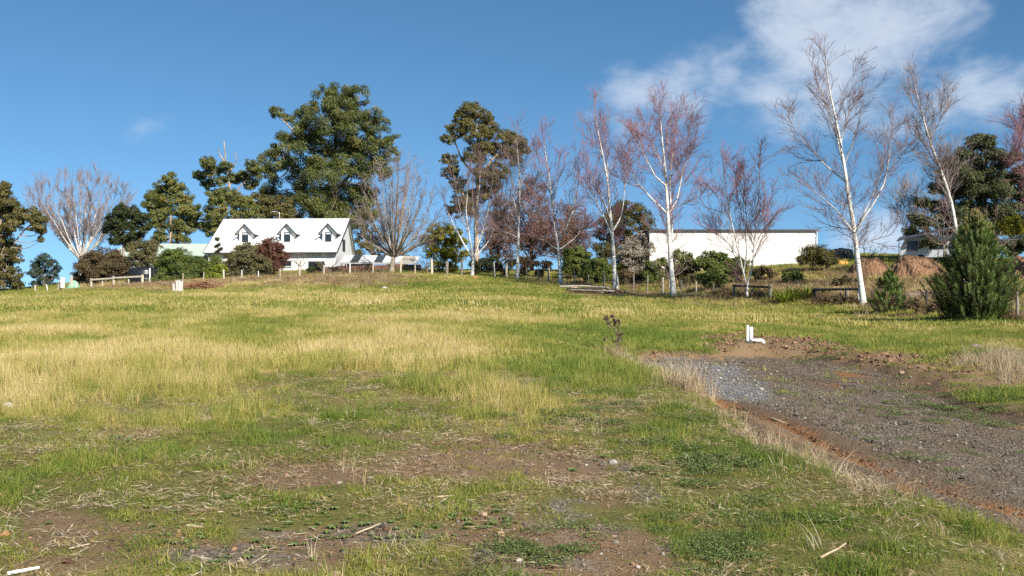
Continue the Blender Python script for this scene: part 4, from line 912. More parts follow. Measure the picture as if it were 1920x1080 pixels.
def leafy(name, label, cat, px, Y, bl, lm, trunks=(), seed=0, n_m2=20, size=.27, asp=.38, droop=.4, depth=.8, barkm=GUM, grp=None, fill=0, py0=None, dep_jit=.5, tr_r=.3, **kw):
    "bl: lobes (px, py, radius px) traced on the photograph; trunks: traced polylines"
    r = np.random.default_rng(1000+seed); b = on_ground(px, Y); s = Y/F
    if py0 is not None: b[2] = at(px, py0, Y)[2]
    W3 = []
    xs = np.array([q[0] for q in bl]); half = max(10, (xs.max()-xs.min())/2)*s
    for (x, y, q) in bl:
        off = r.uniform(-1, 1)*half*dep_jit; f = (Y+off)/Y; p = at(x, y, Y); W3.append((np.array([p[0]*f, Y+off, EYE+(p[2]-EYE)*f]), q*s))
        for _ in range(fill):
            o2 = r.uniform(-1, 1)*half*depth; p2 = at(x+r.uniform(-.5, .5)*q, y+r.uniform(-.2, .5)*q, Y+o2); W3.append((p2, q*s*.8))
    t = empty(name, b, label, cat, grp)
    C, D, Nn, Lf, Rn = crown_leaves(W3, r, n_m2, size, droop=droop, **kw)
    ok = C[:, 2] > ground_z(C[:, 0], C[:, 1])+.02
    C, D, Nn, Lf, Rn = C[ok], D[ok], Nn[ok], Lf[ok], Rn[ok]
    V, q = leaf_tris(C, D, Nn, Lf*.86, Lf*.86*asp*1.25)
    o = obj('crown', mesh_from('crown', V-b, q, False, dict(rnd=np.repeat(Rn, 3))), lm, loc=b); setpar(o, t); o['kind'] = 'stuff'
    # stems: traced ones, then limbs from them to the lobes
    A = []; base = [at(x, y, Y) for x, y in trunks[0]] if len(trunks) else [b, b+(np.mean([c for c, _ in W3], 0)-b)*[.6, .3, .6]]
    base = np.array(base); base[0] = b-[0, 0, .2]; P0 = resample(base, 14)[0]
    V, q = tubes(P0[None], np.linspace(tr_r, tr_r*.16, 14)[None], 9); o = obj('trunk', mesh_from('trunk', V-b, q, True), barkm, loc=b); setpar(o, t)
    lim = []
    for ln in trunks[1:]:
        P = np.array([at(x, y, Y+r.uniform(-1, 1)*half*.2) for x, y in ln]); P[0] = P0[np.linalg.norm(P0-P[0], axis=1).argmin()]; lim.append((resample(P, 10)[0], tr_r*.42))
    allp = np.concatenate([P0[5:]]+[l[0] for l in lim])
    for c, rad in W3:
        cand = allp[allp[:, 2] < c[2]+rad*.3]; cand = cand if len(cand) else allp
        a = cand[np.linalg.norm((cand-c)*[1, 1, .7], axis=1).argmin()]
        m = (a+c)/2+np.array([0, 0, -.12*np.linalg.norm(c-a)])+r.normal(size=3)*.12*rad
        lim.append((resample([a, m, c], 10)[0], min(tr_r*.35, .05+.035*rad)))
        for _ in range(2):
            e = c+nrm(r.normal(size=3)+[0, 0, .4])*rad*.85; lim.append((resample([c, (c+e)/2+r.normal(size=3)*.1*rad, e], 10)[0], .04+.012*rad))
    Pm = np.stack([l[0] for l in lim]); Rm = np.stack([np.linspace(l[1], l[1]*.3, 10) for l in lim])
    V, q = tubes(Pm, Rm, 5); o = obj('limbs', mesh_from('limbs', V-b, q, True), barkm, loc=b); setpar(o, t); o['kind'] = 'stuff'
    return t
G_EUC = leaf_mat('gum_leaves', [(.024, .032, .009), (.066, .082, .019), (.125, .137, .034), (.23, .205, .065)], .2, spec=.35, rough=.5)
G_EUCB = leaf_mat('olive_gum_leaves', [(.034, .034, .012), (.085, .082, .024), (.14, .122, .038), (.21, .145, .055)], .2, spec=.3)
G_LIGHT = leaf_mat('light_gum_leaves', [(.040, .054, .014), (.105, .125, .030), (.175, .18, .045), (.29, .215, .05)], .25, spec=.35)
G_DARK = leaf_mat('dark_evergreen_leaves', [(.012, .020, .008), (.030, .042, .014), (.055, .066, .022), (.08, .085, .03)], .15)
G_BLUE = leaf_mat('blue_green_leaves', [(.02, .036, .024), (.05, .075, .05), (.09, .12, .08)], .2)
G_YEL = leaf_mat('wattle_leaves', [(.05, .06, .008), (.13, .14, .015), (.28, .25, .02), (.46, .36, .03)], .25)
G_SHR = leaf_mat('shrub_leaves', [(.028, .045, .010), (.07, .10, .02), (.13, .16, .035), (.20, .22, .05)], .25)
G_OLV = leaf_mat('olive_shrub_leaves', [(.05, .05, .022), (.10, .095, .04), (.155, .14, .06), (.21, .18, .085)], .2)
G_RED = leaf_mat('red_brown_leaves', [(.045, .020, .014), (.10, .042, .03), (.16, .075, .05), (.09, .10, .03)], .2)
G_BRN = leaf_mat('brown_shrub_leaves', [(.035, .026, .014), (.075, .052, .026), (.12, .085, .04), (.09, .10, .035)], .15)
G_LIME = leaf_mat('yellow_green_leaves', [(.08, .11, .012), (.20, .24, .025), (.34, .36, .05)], .3)
G_IVY = leaf_mat('ivy_leaves', [(.02, .024, .008), (.055, .055, .015), (.11, .095, .025), (.19, .14, .03)], .2)
G_GREY = leaf_mat('grey_blossom_leaves', [(.08, .07, .05), (.19, .16, .12), (.36, .31, .25), (.52, .47, .40)], .2)
G_CON = leaf_mat('conifer_sprays', [(.018, .026, .010), (.045, .058, .022), (.085, .095, .036), (.13, .11, .05)], .12)
leafy('gum_tree', 'huge spreading gum tree towering behind the white house roof', 'tree', 635, 150, [(640,182,32),(605,188,28),(672,190,30),(580,212,24),(700,222,26),(520,212,15),(540,222,16),(615,228,40),(660,235,38),(560,250,30),(708,262,28),(738,268,18),(530,275,26),(590,280,40),(640,285,42),(690,290,36),(515,302,28),(560,318,38),(610,330,42),(660,330,40),(705,320,30),(500,330,24),(540,355,36),(590,372,40),(640,375,40),(680,365,30),(555,395,30),(610,402,36),(655,402,34),(505,365,24),(640,205,30),(735,290,16),(695,395,24)],
   G_EUC, [[(632,430),(630,380),(625,330),(628,270),(635,200)],[(628,370),(655,330),(690,285),(715,255)],[(627,350),(600,300),(565,260),(530,225)],[(630,395),(590,350),(540,320)],[(628,300),(655,250),(675,205)]], 1, n_m2=15, size=.30, clump=.345, gap=.45, tr_r=.75, droop=.5, dep_jit=.8)
leafy('gum_tree', 'sparse gum with olive clumps behind the slender birches', 'tree', 895, 140, [(885,208,22),(868,222,18),(905,222,20),(855,245,20),(885,245,24),(918,245,22),(842,262,14),(900,268,24),(940,262,24),(965,265,22),(982,278,16),(925,285,24),(890,295,22),(960,292,22),(845,300,16),(840,325,18),(860,340,18),(905,325,24),(935,320,22),(870,370,22),(850,390,18),(900,365,22),(850,318,12),(925,350,22),(880,395,20)],
   G_EUCB, [[(893,510),(892,420),(896,340),(898,280),(890,215)],[(895,345),(865,300),(850,255)],[(897,330),(930,290),(965,268)],[(893,400),(865,360),(845,318)]], 2, n_m2=17, size=.29, fill=1, clump=.30, gap=.5, tr_r=.45)
leafy('gum_tree', 'cone shaped bright gum beyond the pale green roof', 'tree', 318, 138, [(317,335,16),(305,352,20),(332,352,18),(292,370,20),(320,375,26),(348,372,18),(280,385,16),(300,400,24),(335,400,26),(362,395,18),(370,412,16),(292,425,20),(322,428,22),(352,425,20),(378,425,14),(300,445,18),(340,445,18),(318,352,14)],
   G_LIGHT, [[(320,500),(321,440),(320,390),(318,340)],[(321,440),(300,405),(290,380)],[(321,430),(345,400),(352,375)]], 3, n_m2=17, size=.29, fill=1, clump=.30, gap=.5, tr_r=.35)
leafy('gum_tree', 'thin gum with bare dead top branches next to the huge gum', 'tree', 435, 146, [(392,305,15),(375,328,14),(400,322,16),(425,312,13),(388,345,14),(455,330,14),(472,312,15),(480,318,14),(440,335,14),(415,340,12),(410,365,14),(470,345,14),(390,312,10)],
   G_EUC, [[(440,500),(438,420),(432,360),(424,310),(420,265)],[(434,370),(405,340),(380,322)],[(436,380),(455,345),(475,318)],[(428,330),(445,300),(440,285)],[(424,312),(412,290),(408,278)]], 4, n_m2=15, size=.30, fill=1, clump=.36, tr_r=.38)
leafy('gum_tree', 'low olive gum behind the left end of the white roof ridge', 'tree', 425, 134, [(405,372,20),(428,368,22),(450,378,22),(415,395,24),(445,400,22),(395,400,18),(468,392,18),(390,430,16),(400,415,18)], G_LIGHT, (), 5, n_m2=17, size=.29, fill=1, clump=.30, gap=.5, tr_r=.3)
leafy('gum_tree', 'brownish low gum filling in behind the roof lamp', 'tree', 500, 138, [(482,378,20),(505,382,22),(528,385,20),(490,400,22),(515,403,22),(540,400,16)], G_EUCB, (), 6, n_m2=17, size=.29, fill=1, clump=.30, gap=.5, tr_r=.3)
leafy('gum_tree', 'dark low gum showing between the house gable and the maple', 'tree', 690, 132, [(672,425,20),(690,435,18),(678,455,18),(700,462,18),(715,448,14),(668,478,16),(725,478,16),(705,485,16),(690,410,18),(745,470,14),(760,488,12),(735,490,14)], G_EUCB, (), 15, n_m2=15, size=.28, clump=.32, gap=.6, tr_r=.3)
leafy('evergreen_tree', 'dark dense evergreen tree in front of the wide bare tree', 'tree', 232, 116, [(225,395,16),(248,398,16),(212,412,16),(238,415,20),(262,408,16),(272,425,12),(205,430,14),(228,435,18),(255,435,18),(240,455,18),(215,452,14)], G_DARK, [[(232,500),(231,460),(232,420)]], 7, n_m2=20, size=.27, fill=1, clump=.34, tr_r=.22, barkm=GREYB)
leafy('gum_tree', 'drooping dark gum overhanging the end of the crest', 'tree', -6, 110, [(-5,365,24),(8,362,14),(15,385,24),(-8,400,28),(30,400,20),(42,410,16),(62,402,18),(72,415,16),(78,435,10),(25,425,18),(5,440,22),(65,425,14),(20,465,20),(0,480,24),(28,480,14),(-15,440,24),(10,505,22),(25,520,18),(-5,525,22),(30,535,14),(75,448,7),(10,350,12)],
   G_EUCB, [[(0,550),(2,500),(-2,440),(5,390)],[(2,500),(30,450),(50,425),(75,410)],[(0,470),(20,430),(35,405)]], 8, n_m2=20, size=.27, fill=1, clump=.32, tr_r=.32, droop=.9)
leafy('small_tree', 'small blue green tree on the crest below the drooping gum', 'tree', 82, 124, [(82,485,12),(70,495,12),(95,495,12),(105,505,10),(78,508,14),(62,512,10),(98,520,12),(80,528,14),(65,532,10),(95,535,10)], G_BLUE, (), 9, n_m2=22, size=.22, fill=1, clump=.36, tr_r=.12, gap=.7)
leafy('wattle_tree', 'yellow flowering wattle between the carport and the many stemmed birch', 'tree', 828, 106, [(815,432,16),(838,428,14),(855,440,14),(800,448,14),(825,452,18),(850,458,16),(868,452,10),(810,470,16),(838,476,18),(858,482,14),(822,492,16),(845,500,14),(872,475,10)], G_YEL, (), 10, n_m2=22, size=.22, fill=1, clump=.34, tr_r=.16, barkm=BROWNB)
leafy('ivy_clad_tree', 'rounded dark ivy covered tree beside the shed left end', 'tree', 1172, 97, [(1172,388,18),(1155,398,20),(1192,396,20),(1140,415,20),(1170,415,26),(1205,415,22),(1218,432,16),(1135,440,22),(1165,445,28),(1198,445,26),(1128,465,18),(1150,475,24),(1185,475,24),(1215,455,14),(1130,490,16)], G_IVY, (), 11, n_m2=22, size=.20, clump=.32, gap=.15, layers=1.3, tr_r=.25, barkm=BROWNB)
SH = 'garden shrubs and bushes'
def shrub(label, px, Y, bl, m, seed, **kw):
    d = dict(n_m2=26, size=.17, clump=.38, fill=1, tr_r=.05, barkm=BROWNB, gap=.25, asp=.5, droop=.1); d.update(kw)
    leafy('shrub', label, 'shrub', px, Y, [(x, y, q*1.18) for x, y, q in bl], m, (), 100+seed, **d)
shrub('russet dry bramble thicket behind the fence near the slender birch', 995, 99, [(935,500,10),(955,495,10),(978,490,12),(1000,495,12),(1022,498,10),(945,510,8),(985,508,10),(1010,512,8)], G_BRN, 30, gap=.6)
shrub('dark bramble bank behind the fence between two birch trunks', 1205, 89, [(1170,540,8),(1188,538,9),(1205,538,10),(1222,540,8),(1212,528,10)], G_IVY, 31)
shrub('leafy green undergrowth along the fence beneath the shed', 1300, 82, [(1285,528,10),(1300,520,10),(1312,532,9),(1290,542,8),(1325,545,8),(1345,548,8)], G_OLV, 32, gap=.5)
shrub('pale olive bush against the shed wall beside the broad birch', 1300, 85, [(1295,492,10),(1310,500,10),(1298,508,10),(1285,500,8)], G_OLV, 33)
for k, (x, dy, hh, g) in enumerate([(1360, .9, 9, G_BRN), (1425, .8, 9, G_OLV), (1490, 1.6, 8, G_BRN), (1650, .9, 10, G_BRN), (1710, 1.0, 10, G_OLV), (1870, .8, 14, G_BRN), (1900, .8, 12, G_OLV)]):
    yy = float(np.interp(x, [1262, 1400, 1540, 1740, 1907], [78, 70, 66.5, 56, 44.6]))+dy; by = 600-F*(gz((x-960)/F*yy, yy)-EYE)/yy
    shrub(['rough brown scrub behind the wire fence by the thin birch', 'olive scrub under the first dark rail end', 'brown scrub behind the flax clumps', 'brown scrub beside the small pine', 'olive scrub between the small pine and the grey post', 'brown scrub hugging the big pine foot on its outer side', 'olive scrub by the outermost grey post'][k], x, yy, [(x-hh*1.3, by-hh*.6, hh*.8), (x, by-hh, hh), (x+hh*1.4, by-hh*.7, hh*.8), (x+hh*.5, by-hh*.3, hh)], g, 40+k, gap=.6, size=.11)
shrub('mid green mounded shrub behind the fence beside the fresh green bush', 1150, 91, [(1148,505,12),(1162,500,12),(1140,518,12),(1160,518,12)], G_SHR, 50)
shrub('brown and olive hedge clump under the pale blossoming shrub', 1245, 88, [(1232,512,12),(1250,508,12),(1262,520,12),(1245,528,12)], G_OLV, 51)
shrub('dense green bush on the bank below the shed centre', 1365, 80, [(1350,508,12),(1368,504,12),(1385,510,12),(1360,520,12),(1378,522,10)], G_SHR, 52)
shrub('dry brown weedy clump on the bank right under the shed', 1430, 80, [(1415,512,10),(1432,508,10),(1448,514,9),(1425,522,9)], G_BRN, 53, gap=.6)
shrub('straggling green weeds on the bank between rail and flowering bush', 1490, 77, [(1475,520,9),(1490,515,10),(1505,522,9)], G_SHR, 54, gap=.6)
shrub('olive scrub on the slope before the low dirt mound', 1590, 72, [(1570,528,9),(1588,524,10),(1604,530,9)], G_OLV, 55, gap=.6)
shrub('dark evergreen hedge beyond the wattle and the many stemmed birch', 915, 104, [(890,495,10),(905,490,12),(925,492,12),(900,505,10),(920,506,10)], G_DARK, 56)
shrub('olive brown bushy shrub in front of the house wall', 465, 108, [(455,470,14),(470,465,14),(440,480,14),(462,490,20),(485,495,18),(435,500,16),(455,508,16),(480,512,14),(500,505,14)], G_OLV, 1)
shrub('rounded reddish brown shrub under the middle dormer', 507, 109, [(507,462,16),(522,465,10),(492,468,14),(505,478,20),(525,480,14),(488,482,14),(510,495,18)], G_RED, 2, gap=.1)
shrub('bushy mid green shrub in front of the pale green annexe wall', 330, 108, [(318,482,16),(340,478,14),(360,490,14),(305,498,16),(330,498,20),(355,508,18),(310,514,16),(375,515,14),(338,515,16)], G_SHR, 3)
shrub('glossy green hedge shrub below the house gutter corner', 392, 108, [(385,500,16),(405,492,14),(375,510,14),(400,512,16)], G_SHR, 4)
shrub('lime yellow leaved shrub by the pale fence post', 408, 106, [(402,508,10),(415,505,10),(408,518,10),(395,516,8)], G_LIME, 5)
shrub('dark brown dense shrub mass beside the black tank', 190, 112, [(170,490,16),(190,480,16),(210,482,16),(225,492,14),(155,500,14),(180,505,20),(205,508,20),(228,508,12),(165,520,16),(145,520,12),(190,525,16)], G_BRN, 6, gap=.1)
shrub('grey green loose shrub above the black tank', 265, 113, [(248,462,10),(265,460,12),(280,458,12),(292,465,10),(255,478,12),(275,478,14),(262,492,14),(285,490,12)], G_OLV, 7, gap=.6)
shrub('slender leafy sapling in front of the white roof', 410, 110, [(408,448,4),(412,458,4),(405,462,4),(414,466,4),(407,472,4)], G_DARK, 8, gap=.5, size=.16)
shrub('white flowered low bush in front of the tank', 302, 104, [(292,522,7),(305,520,8),(318,524,7)], G_SHR, 9)
shrub('dark green glossy shrub beside the blue gap below the thicket', 1082, 96, [(1068,478,12),(1085,474,12),(1100,480,10),(1075,492,14),(1095,494,12),(1065,502,10),(1082,505,12)], G_SHR, 10, gap=.1)
shrub('fresh green rounded bush behind the timber pile', 1115, 90, [(1102,500,12),(1120,496,14),(1136,502,10),(1095,514,10),(1112,516,14),(1132,518,12),(1105,530,12),(1128,532,10)], G_SHR, 11)
shrub('dry pale blossoming shrub between the ivy tree and the shed', 1205, 91, [(1185,455,14),(1205,450,14),(1222,462,12),(1175,470,14),(1198,475,18),(1218,482,14),(1180,490,14),(1202,496,16),(1165,480,10),(1190,510,14)], G_GREY, 12, gap=.5, size=.15)
shrub('dark brown shaded shrub at the birch with the propped rail', 1180, 88, [(1168,512,12),(1182,520,14),(1172,530,12),(1195,530,12),(1205,520,10)], G_BRN, 13)
shrub('green leafy shrub on the carport side of the broad birch trunk', 1230, 86, [(1225,500,14),(1240,495,12),(1215,515,12),(1235,515,14),(1220,530,12),(1240,530,12)], G_SHR, 14)
shrub('green upright bush on the shed side of the broad birch trunk', 1278, 86, [(1272,478,10),(1285,480,10),(1270,495,12),(1290,492,12),(1265,510,12),(1282,508,10)], G_SHR, 15)
shrub('dark leaved shrub against the middle of the shed wall', 1335, 84, [(1322,484,12),(1340,478,10),(1355,482,10),(1318,498,10),(1338,496,14),(1360,495,10),(1308,490,8)], G_SHR, 16)
shrub('low yellow green bush with white flowers on the bank', 1335, 77, [(1320,520,10),(1338,516,12),(1355,522,10),(1330,530,10),(1350,534,8)], G_SHR, 17)
shrub('green tufted bush below the shed beside the thin birch', 1378, 83, [(1372,492,10),(1385,488,8),(1398,494,8),(1380,502,8)], G_SHR, 18)
shrub('rounded dark bush dotted with yellow flowers at the shed corner', 1528, 82, [(1515,474,14),(1535,470,14),(1550,478,12),(1505,488,10),(1525,486,16),(1545,490,12),(1560,490,8)], G_IVY, 19, gap=.05, n_m2=34, size=.13)
shrub('yellow flowering gorse bush behind the big pine', 1900, 70, [(1888,420,14),(1905,415,12),(1900,432,14),(1915,428,10)], G_YEL, 20, gap=.5)
shrub('dark scrubby bush at the foot of the gateway fence', 1560, 64, [(1530,562,8),(1545,560,8),(1560,562,9),(1575,560,8),(1595,563,8),(1605,566,7)], G_BRN, 21, gap=.6, size=.12)
shrub('dark shaded undergrowth at the foot of the big pine', 1745, 53.5, [(1700,572,10),(1722,578,10),(1745,582,10),(1768,586,10),(1715,566,8),(1755,572,8)], G_BRN, 22, gap=.5, size=.12)
shrub('brown garden shrub beside the carport post', 640, 107, [(600,500,8),(585,505,8),(630,506,6)], G_DARK, 23)
shrub('low green weed clump on the crest below the maple', 720, 93, [(695,531,6),(712,529,6),(728,527,6),(742,529,6),(705,536,5),(755,533,5)], G_BLUE, 24, size=.22, gap=.2)
leafy('cypress_tree', 'massive dark conifer with tiered branches behind the caravan', 'tree', 1835, 86, [(1760,475,18),(1800,470,22),(1850,465,24),(1895,465,24),(1930,450,24),(1838,256,11),(1822,262,11),(1856,260,11),(1775,305,12),(1902,290,14),(1830,268,16),(1848,272,16),(1810,285,18),(1865,288,18),(1790,302,18),(1835,302,28),(1885,300,20),(1775,325,20),(1810,330,26),(1850,335,30),(1895,330,26),(1925,320,24),(1760,350,20),(1790,358,26),(1830,365,30),(1870,365,28),(1910,365,28),(1735,380,18),(1765,390,24),(1800,395,26),(1845,400,28),(1890,400,28),(1720,410,16),(1745,420,22),(1780,425,24),(1825,430,26),(1870,430,26),(1915,420,28),(1705,432,14),(1735,450,18),(1770,455,20),(1940,380,26)],
   G_CON, [[(1838,500),(1836,440),(1838,390),(1840,340)]], 12, n_m2=22, size=.25, clump=.40, asp=.30, fill=1, flat=.7, droop=-.1, tr_r=.4, barkm=BROWNB)

# ---- young pines built from needle plumes
NEED = leaf_mat('pine_needles', [(.020, .045, .008), (.06, .11, .016), (.13, .195, .03), (.20, .26, .06)], .2, rough=.5, spec=.3)
def pine(label, px, top, Y, base_py, wl, wr, n_sh, seed, nl=.19, sh=.48, nn=60, wd=.011):
    r = np.random.default_rng(seed); b = on_ground(px, Y); H = at(px, top, Y)[2]-b[2]; s = Y/F
    t = empty('young_pine', b, label, 'pine tree')
    TR = np.array([b-[0, 0, .1], b+[.02, 0, H*.5], b+[0, 0, H]]); P0 = resample(TR, 12)[0]
    V, q = tubes(P0[None], np.linspace(.022*H+.01, .012, 12)[None], 8); o = obj('trunk', mesh_from('trunk', V-b, q, True), BROWNB, loc=b); setpar(o, t)
    z = r.random(n_sh)**1.05; a = r.random(n_sh)*2*np.pi
    prof = np.interp(z, [0, .12, .3, .45, .65, .85, 1], [.62, .85, 1.0, .93, .70, .40, .05])
    wx = np.where(np.cos(a) > 0, wr, wl)*s; depth_r = .5*(wl+wr)*s
    lump = .68+.5*vnoise(a*1.5+9, z*6+seed*3, 5)
    q2 = (.35+.65*r.random(n_sh)**.55)*prof*(.85+.3*r.random(n_sh))*lump
    tip = b+np.stack([np.cos(a)*q2*wx, np.sin(a)*q2*depth_r, z*H*.97+.06*H*(1-z)*0+.05], 1)
    org = b+np.stack([0*z, 0*z, np.maximum(0, z*H*.97-q2*depth_r*.55)], 1)
    dirn = nrm(nrm(tip-org)*.75+np.array([0, 0, .75]))
    st = tip-dirn*sh
    K = np.stack([org, org*.5+st*.5+[0, 0, -.08], st, tip], 1)
    V, q = tubes(K, np.repeat(np.array([[.022, .016, .01, .006]]), n_sh, 0)*(H/4), 4); o = obj('limbs', mesh_from('limbs', V-b, q, True), BROWNB, loc=b); setpar(o, t); o['kind'] = 'stuff'
    pid = np.repeat(np.arange(n_sh), nn); M = len(pid); f = r.random(M)
    p = st[pid]+(tip-st)[pid]*f[:, None]
    e = nrm(r.normal(size=(M, 3))); e = nrm(e-dirn[pid]*(e*dirn[pid]).sum(1, keepdims=True))
    d = nrm(dirn[pid]*.85+e*.75+[0, 0, -.05]); ln = nl*(.7+.6*r.random(M))
    V, q = leaf_quads(p+d*(ln/2)[:, None], d, e, ln, np.full(M, wd))
    tone = np.clip(.48+.28*r.normal(size=n_sh), 0, 1)[pid]*.75+.25*r.random(M)
    o = obj('needles', mesh_from('needles', V-b, q, False, dict(rnd=np.repeat(tone, 4))), NEED, loc=b); setpar(o, t); o['kind'] = 'stuff'
    # pale upright candles at the shoot tips
    sel = np.argsort(-tip[:, 2]+r.normal(size=n_sh)*.6)[:n_sh//7]
    P = np.stack([tip[sel], tip[sel]+dirn[sel]*.06+[0, 0, .03], tip[sel]+dirn[sel]*.10+[0, 0, .07]], 1)
    V, q = tubes(P, np.repeat(np.array([[.012, .011, .004]]), len(sel), 0), 4)
    o = obj('candles', mesh_from('candles', V-b, q, True), mat('pine_candle', (.42, .28, .14), (.34, .22, .11), 5), loc=b); setpar(o, t); o['kind'] = 'stuff'
pine('big dense young pine growing in the fence line', 1828, 392, 46, 596, 84, 82, 1500, 3, nn=70, wd=.014)
pine('small young pine between the gateway fence and the big pine', 1668, 505, 57, 578, 42, 40, 300, 4, nn=60, wd=.014, sh=.36)

# ---- flax clumps, dead thistle, brush pile
def blades(c, n, lo, hi, wd, r, arch=.5, seed=0, spread=.15, K=5):
    a = r.random(n)*2*np.pi; L = lo+(hi-lo)*r.random(n); el = np.clip(r.normal(1.0, .28, n), .35, 1.5)
    h = np.stack([np.cos(a), np.sin(a), 0*a], 1); t = np.linspace(0, 1, K)[None, :, None]
    rad = np.cos(el)[:, None, None]*t+arch*.5*t**2; z = np.sin(el)[:, None, None]*t-arch*.55*t**2.4
    C = c+np.concatenate([h[:, None, :2]*rad*L[:, None, None], z*L[:, None, None]], 2)+(h*(spread*r.random(n))[:, None])[:, None]
    side = np.stack([-np.sin(a), np.cos(a), 0*a], 1)[:, None]
    w = wd*np.array([.55, 1, .9, .6, .05])[None, :K, None]
    V = np.stack([C-side*w, C+side*w], 2); id_ = np.arange(n*K*2).reshape(n, K, 2)
    q = np.stack([id_[:, :-1, 0], id_[:, :-1, 1], id_[:, 1:, 1], id_[:, 1:, 0]], -1).reshape(-1, 4)
    return V.reshape(-1, 3), q, np.repeat(r.random(n), K*2)
FLAX = leaf_mat('flax_blades', [(.05, .08, .012), (.14, .19, .025), (.28, .32, .05), (.40, .40, .09)], .25, spec=.35)
for i, (px, Y, n, h, lab) in enumerate([(1470, 66, 90, .95, 'large arching flax clump near the gateway rail'), (1487, 66.6, 70, .85, 'second flax clump close against the large flax clump'), (1515, 67.5, 60, .8, 'yellowish flax clump next to the dark gateway post'), (1385, 72, 50, .6, 'flax tuft behind the first dark rail'), (1545, 68.5, 50, .6, 'low flax tuft behind the second dark rail'), (1412, 72, 40, .55, 'small yellow green flax tuft beside the thin birch'), (1690, 58, 40, .5, 'yellow green leafy tuft at the foot of the small pine'), (1765, 56, 40, .5, 'yellow leafy tuft behind the grey fence post by the big pine')]):
    r = np.random.default_rng(300+i); c = on_ground(px, Y); V, q, a = blades(np.zeros(3), n, h*1.2, h*1.9, .05, r, .42)
    t = empty('flax_clump', c, lab, 'flax')
    for k in range(min(n, 40)):
        o = obj('leaf', mesh_from('leaf', V[k*10:k*10+10], np.arange(10).reshape(5, 2)[[[0], [1], [2], [3]], [0]].reshape(-1, 1)*0+np.array([[0, 1, 3, 2], [2, 3, 5, 4], [4, 5, 7, 6], [6, 7, 9, 8]]), True, dict(rnd=a[k*10:k*10+10])), FLAX, loc=c); setpar(o, t)
    if n > 40:
        V2 = V[400:]; o = obj('leaves', mesh_from('leaves', V2, q[160:]-400, True, dict(rnd=a[400:])), FLAX, loc=c); setpar(o, t); o['kind'] = 'stuff'

def thistle():
    Y = 23.2; b = on_ground(1160, Y); t = empty('dead_thistle', b, 'tall dead brown thistle standing at the end of the gravel drive', 'thistle')
    r = np.random.default_rng(5); m = mat('dead_thistle_brown', (.085, .052, .042), (.17, .115, .09), 20, .95)
    L = [[(1162,668),(1160,650),(1158,630),(1153,612),(1150,600)],[(1158,632),(1150,618),(1143,607),(1134,597)],[(1159,640),(1160,620),(1159,602)],[(1158,645),(1148,635),(1140,634),(1133,637)],[(1161,655),(1150,652),(1140,656)],[(1160,640),(1165,632),(1166,626)],[(1153,612),(1156,602),(1148,594)],[(1143,607),(1138,598),(1137,594)]]
    A = []
    for i, ln in enumerate(L):
        P = np.array([at(x, y, Y+r.uniform(-.1, .1)*(i > 0)) for x, y in ln]); 
        if i == 0: P[0] = b-[0, 0, .05]
        A.append(resample(P, 9)[0])
    A = np.stack(A)+r.normal(size=(len(L), 9, 3))*.006
    V, q = tubes(A[:1], np.linspace(.015, .006, 9)[None], 6); o = obj('stem', mesh_from('stem', V-b, q, True), m, loc=b); setpar(o, t)
    for k in range(1, len(A)):
        V, q = tubes(A[k:k+1], np.linspace(.008, .004, 9)[None], 5); o = obj('branch', mesh_from('branch', V-b, q, True), m, loc=b); setpar(o, t)
    heads = [a[-1] for a in A]+[A[1][6], A[0][7], A[1][7]+[.02, 0, .03], A[2][7]+[.03, 0, 0], A[0][8]+[.04, 0, -.04], A[6][-1]+[-.03, 0, .02]]
    for h in heads:
        n = 70; d = nrm(r.normal(size=(n, 3))); V, q = leaf_quads(h+d*.022, d, nrm(r.normal(size=(n, 3))), np.full(n, .06), np.full(n, .016)); o = obj('seed_head', mesh_from('seed_head', V-b, q, False), m, loc=b); setpar(o, t)
    n = 260; k = r.integers(0, len(A), n); j = r.integers(0, 8, n); low = r.random(n) < .5; k[low] = 0; j[low] = r.integers(0, 5, low.sum())
    p = A[k, j]+r.normal(size=(n, 3))*.018; d = nrm(r.normal(size=(n, 3))+[0, 0, -.4]); V, q = leaf_quads(p+d*.03, d, nrm(r.normal(size=(n, 3))), .05+.05*r.random(n), .014+.012*r.random(n))
    o = obj('withered_leaves', mesh_from('withered_leaves', V-b, q, False), m, loc=b); setpar(o, t); o['kind'] = 'stuff'
thistle()

def brush(label, px0, px1, Y, top, n, m, seed, rr=.02):
    r = np.random.default_rng(seed); X0, X1 = at(px0, 0, Y)[0], at(px1, 0, Y)[0]; H = at(0, top, Y)[2]-gz((X0+X1)/2, Y); c = np.array([(X0+X1)/2, Y, gz((X0+X1)/2, Y)])
    x = r.uniform(-1, 1, n); y = r.uniform(-1, 1, n); P0 = np.stack([x*(X1-X0)*.42, y*.9, np.abs(r.normal(size=n))*.0+H*np.clip(1-x*x*.8, 0, 1)*r.random(n)*.8+.05], 1)
    d = nrm(np.stack([r.choice([-1, 1], n)*(.6+.5*r.random(n)), .4*r.normal(size=n), .22*r.normal(size=n)], 1)); L = .5+1.1*r.random(n)
    K = np.stack([P0-d*L[:, None]*.5, P0+r.normal(size=(n, 3))*.08, P0+d*L[:, None]*.5+[0, 0, -.05]], 1)
    K[..., 2] = np.maximum(K[..., 2], .02)
    V, q = tubes(K, np.repeat(np.array([[rr, rr*.8, rr*.4]]), n, 0)*(.5+r.random(n))[:, None], 4)
    rn = np.repeat(r.random(n), 12)
    t = empty('brush_pile', c, label, 'brush pile'); o = obj('twigs', mesh_from('twigs', V, q, True, dict(rnd=rn)), m, loc=c); setpar(o, t); o['kind'] = 'stuff'
BR = twig_mat('dead_brushwood', [(.16, .08, .045), (.30, .16, .09), (.44, .28, .17)])
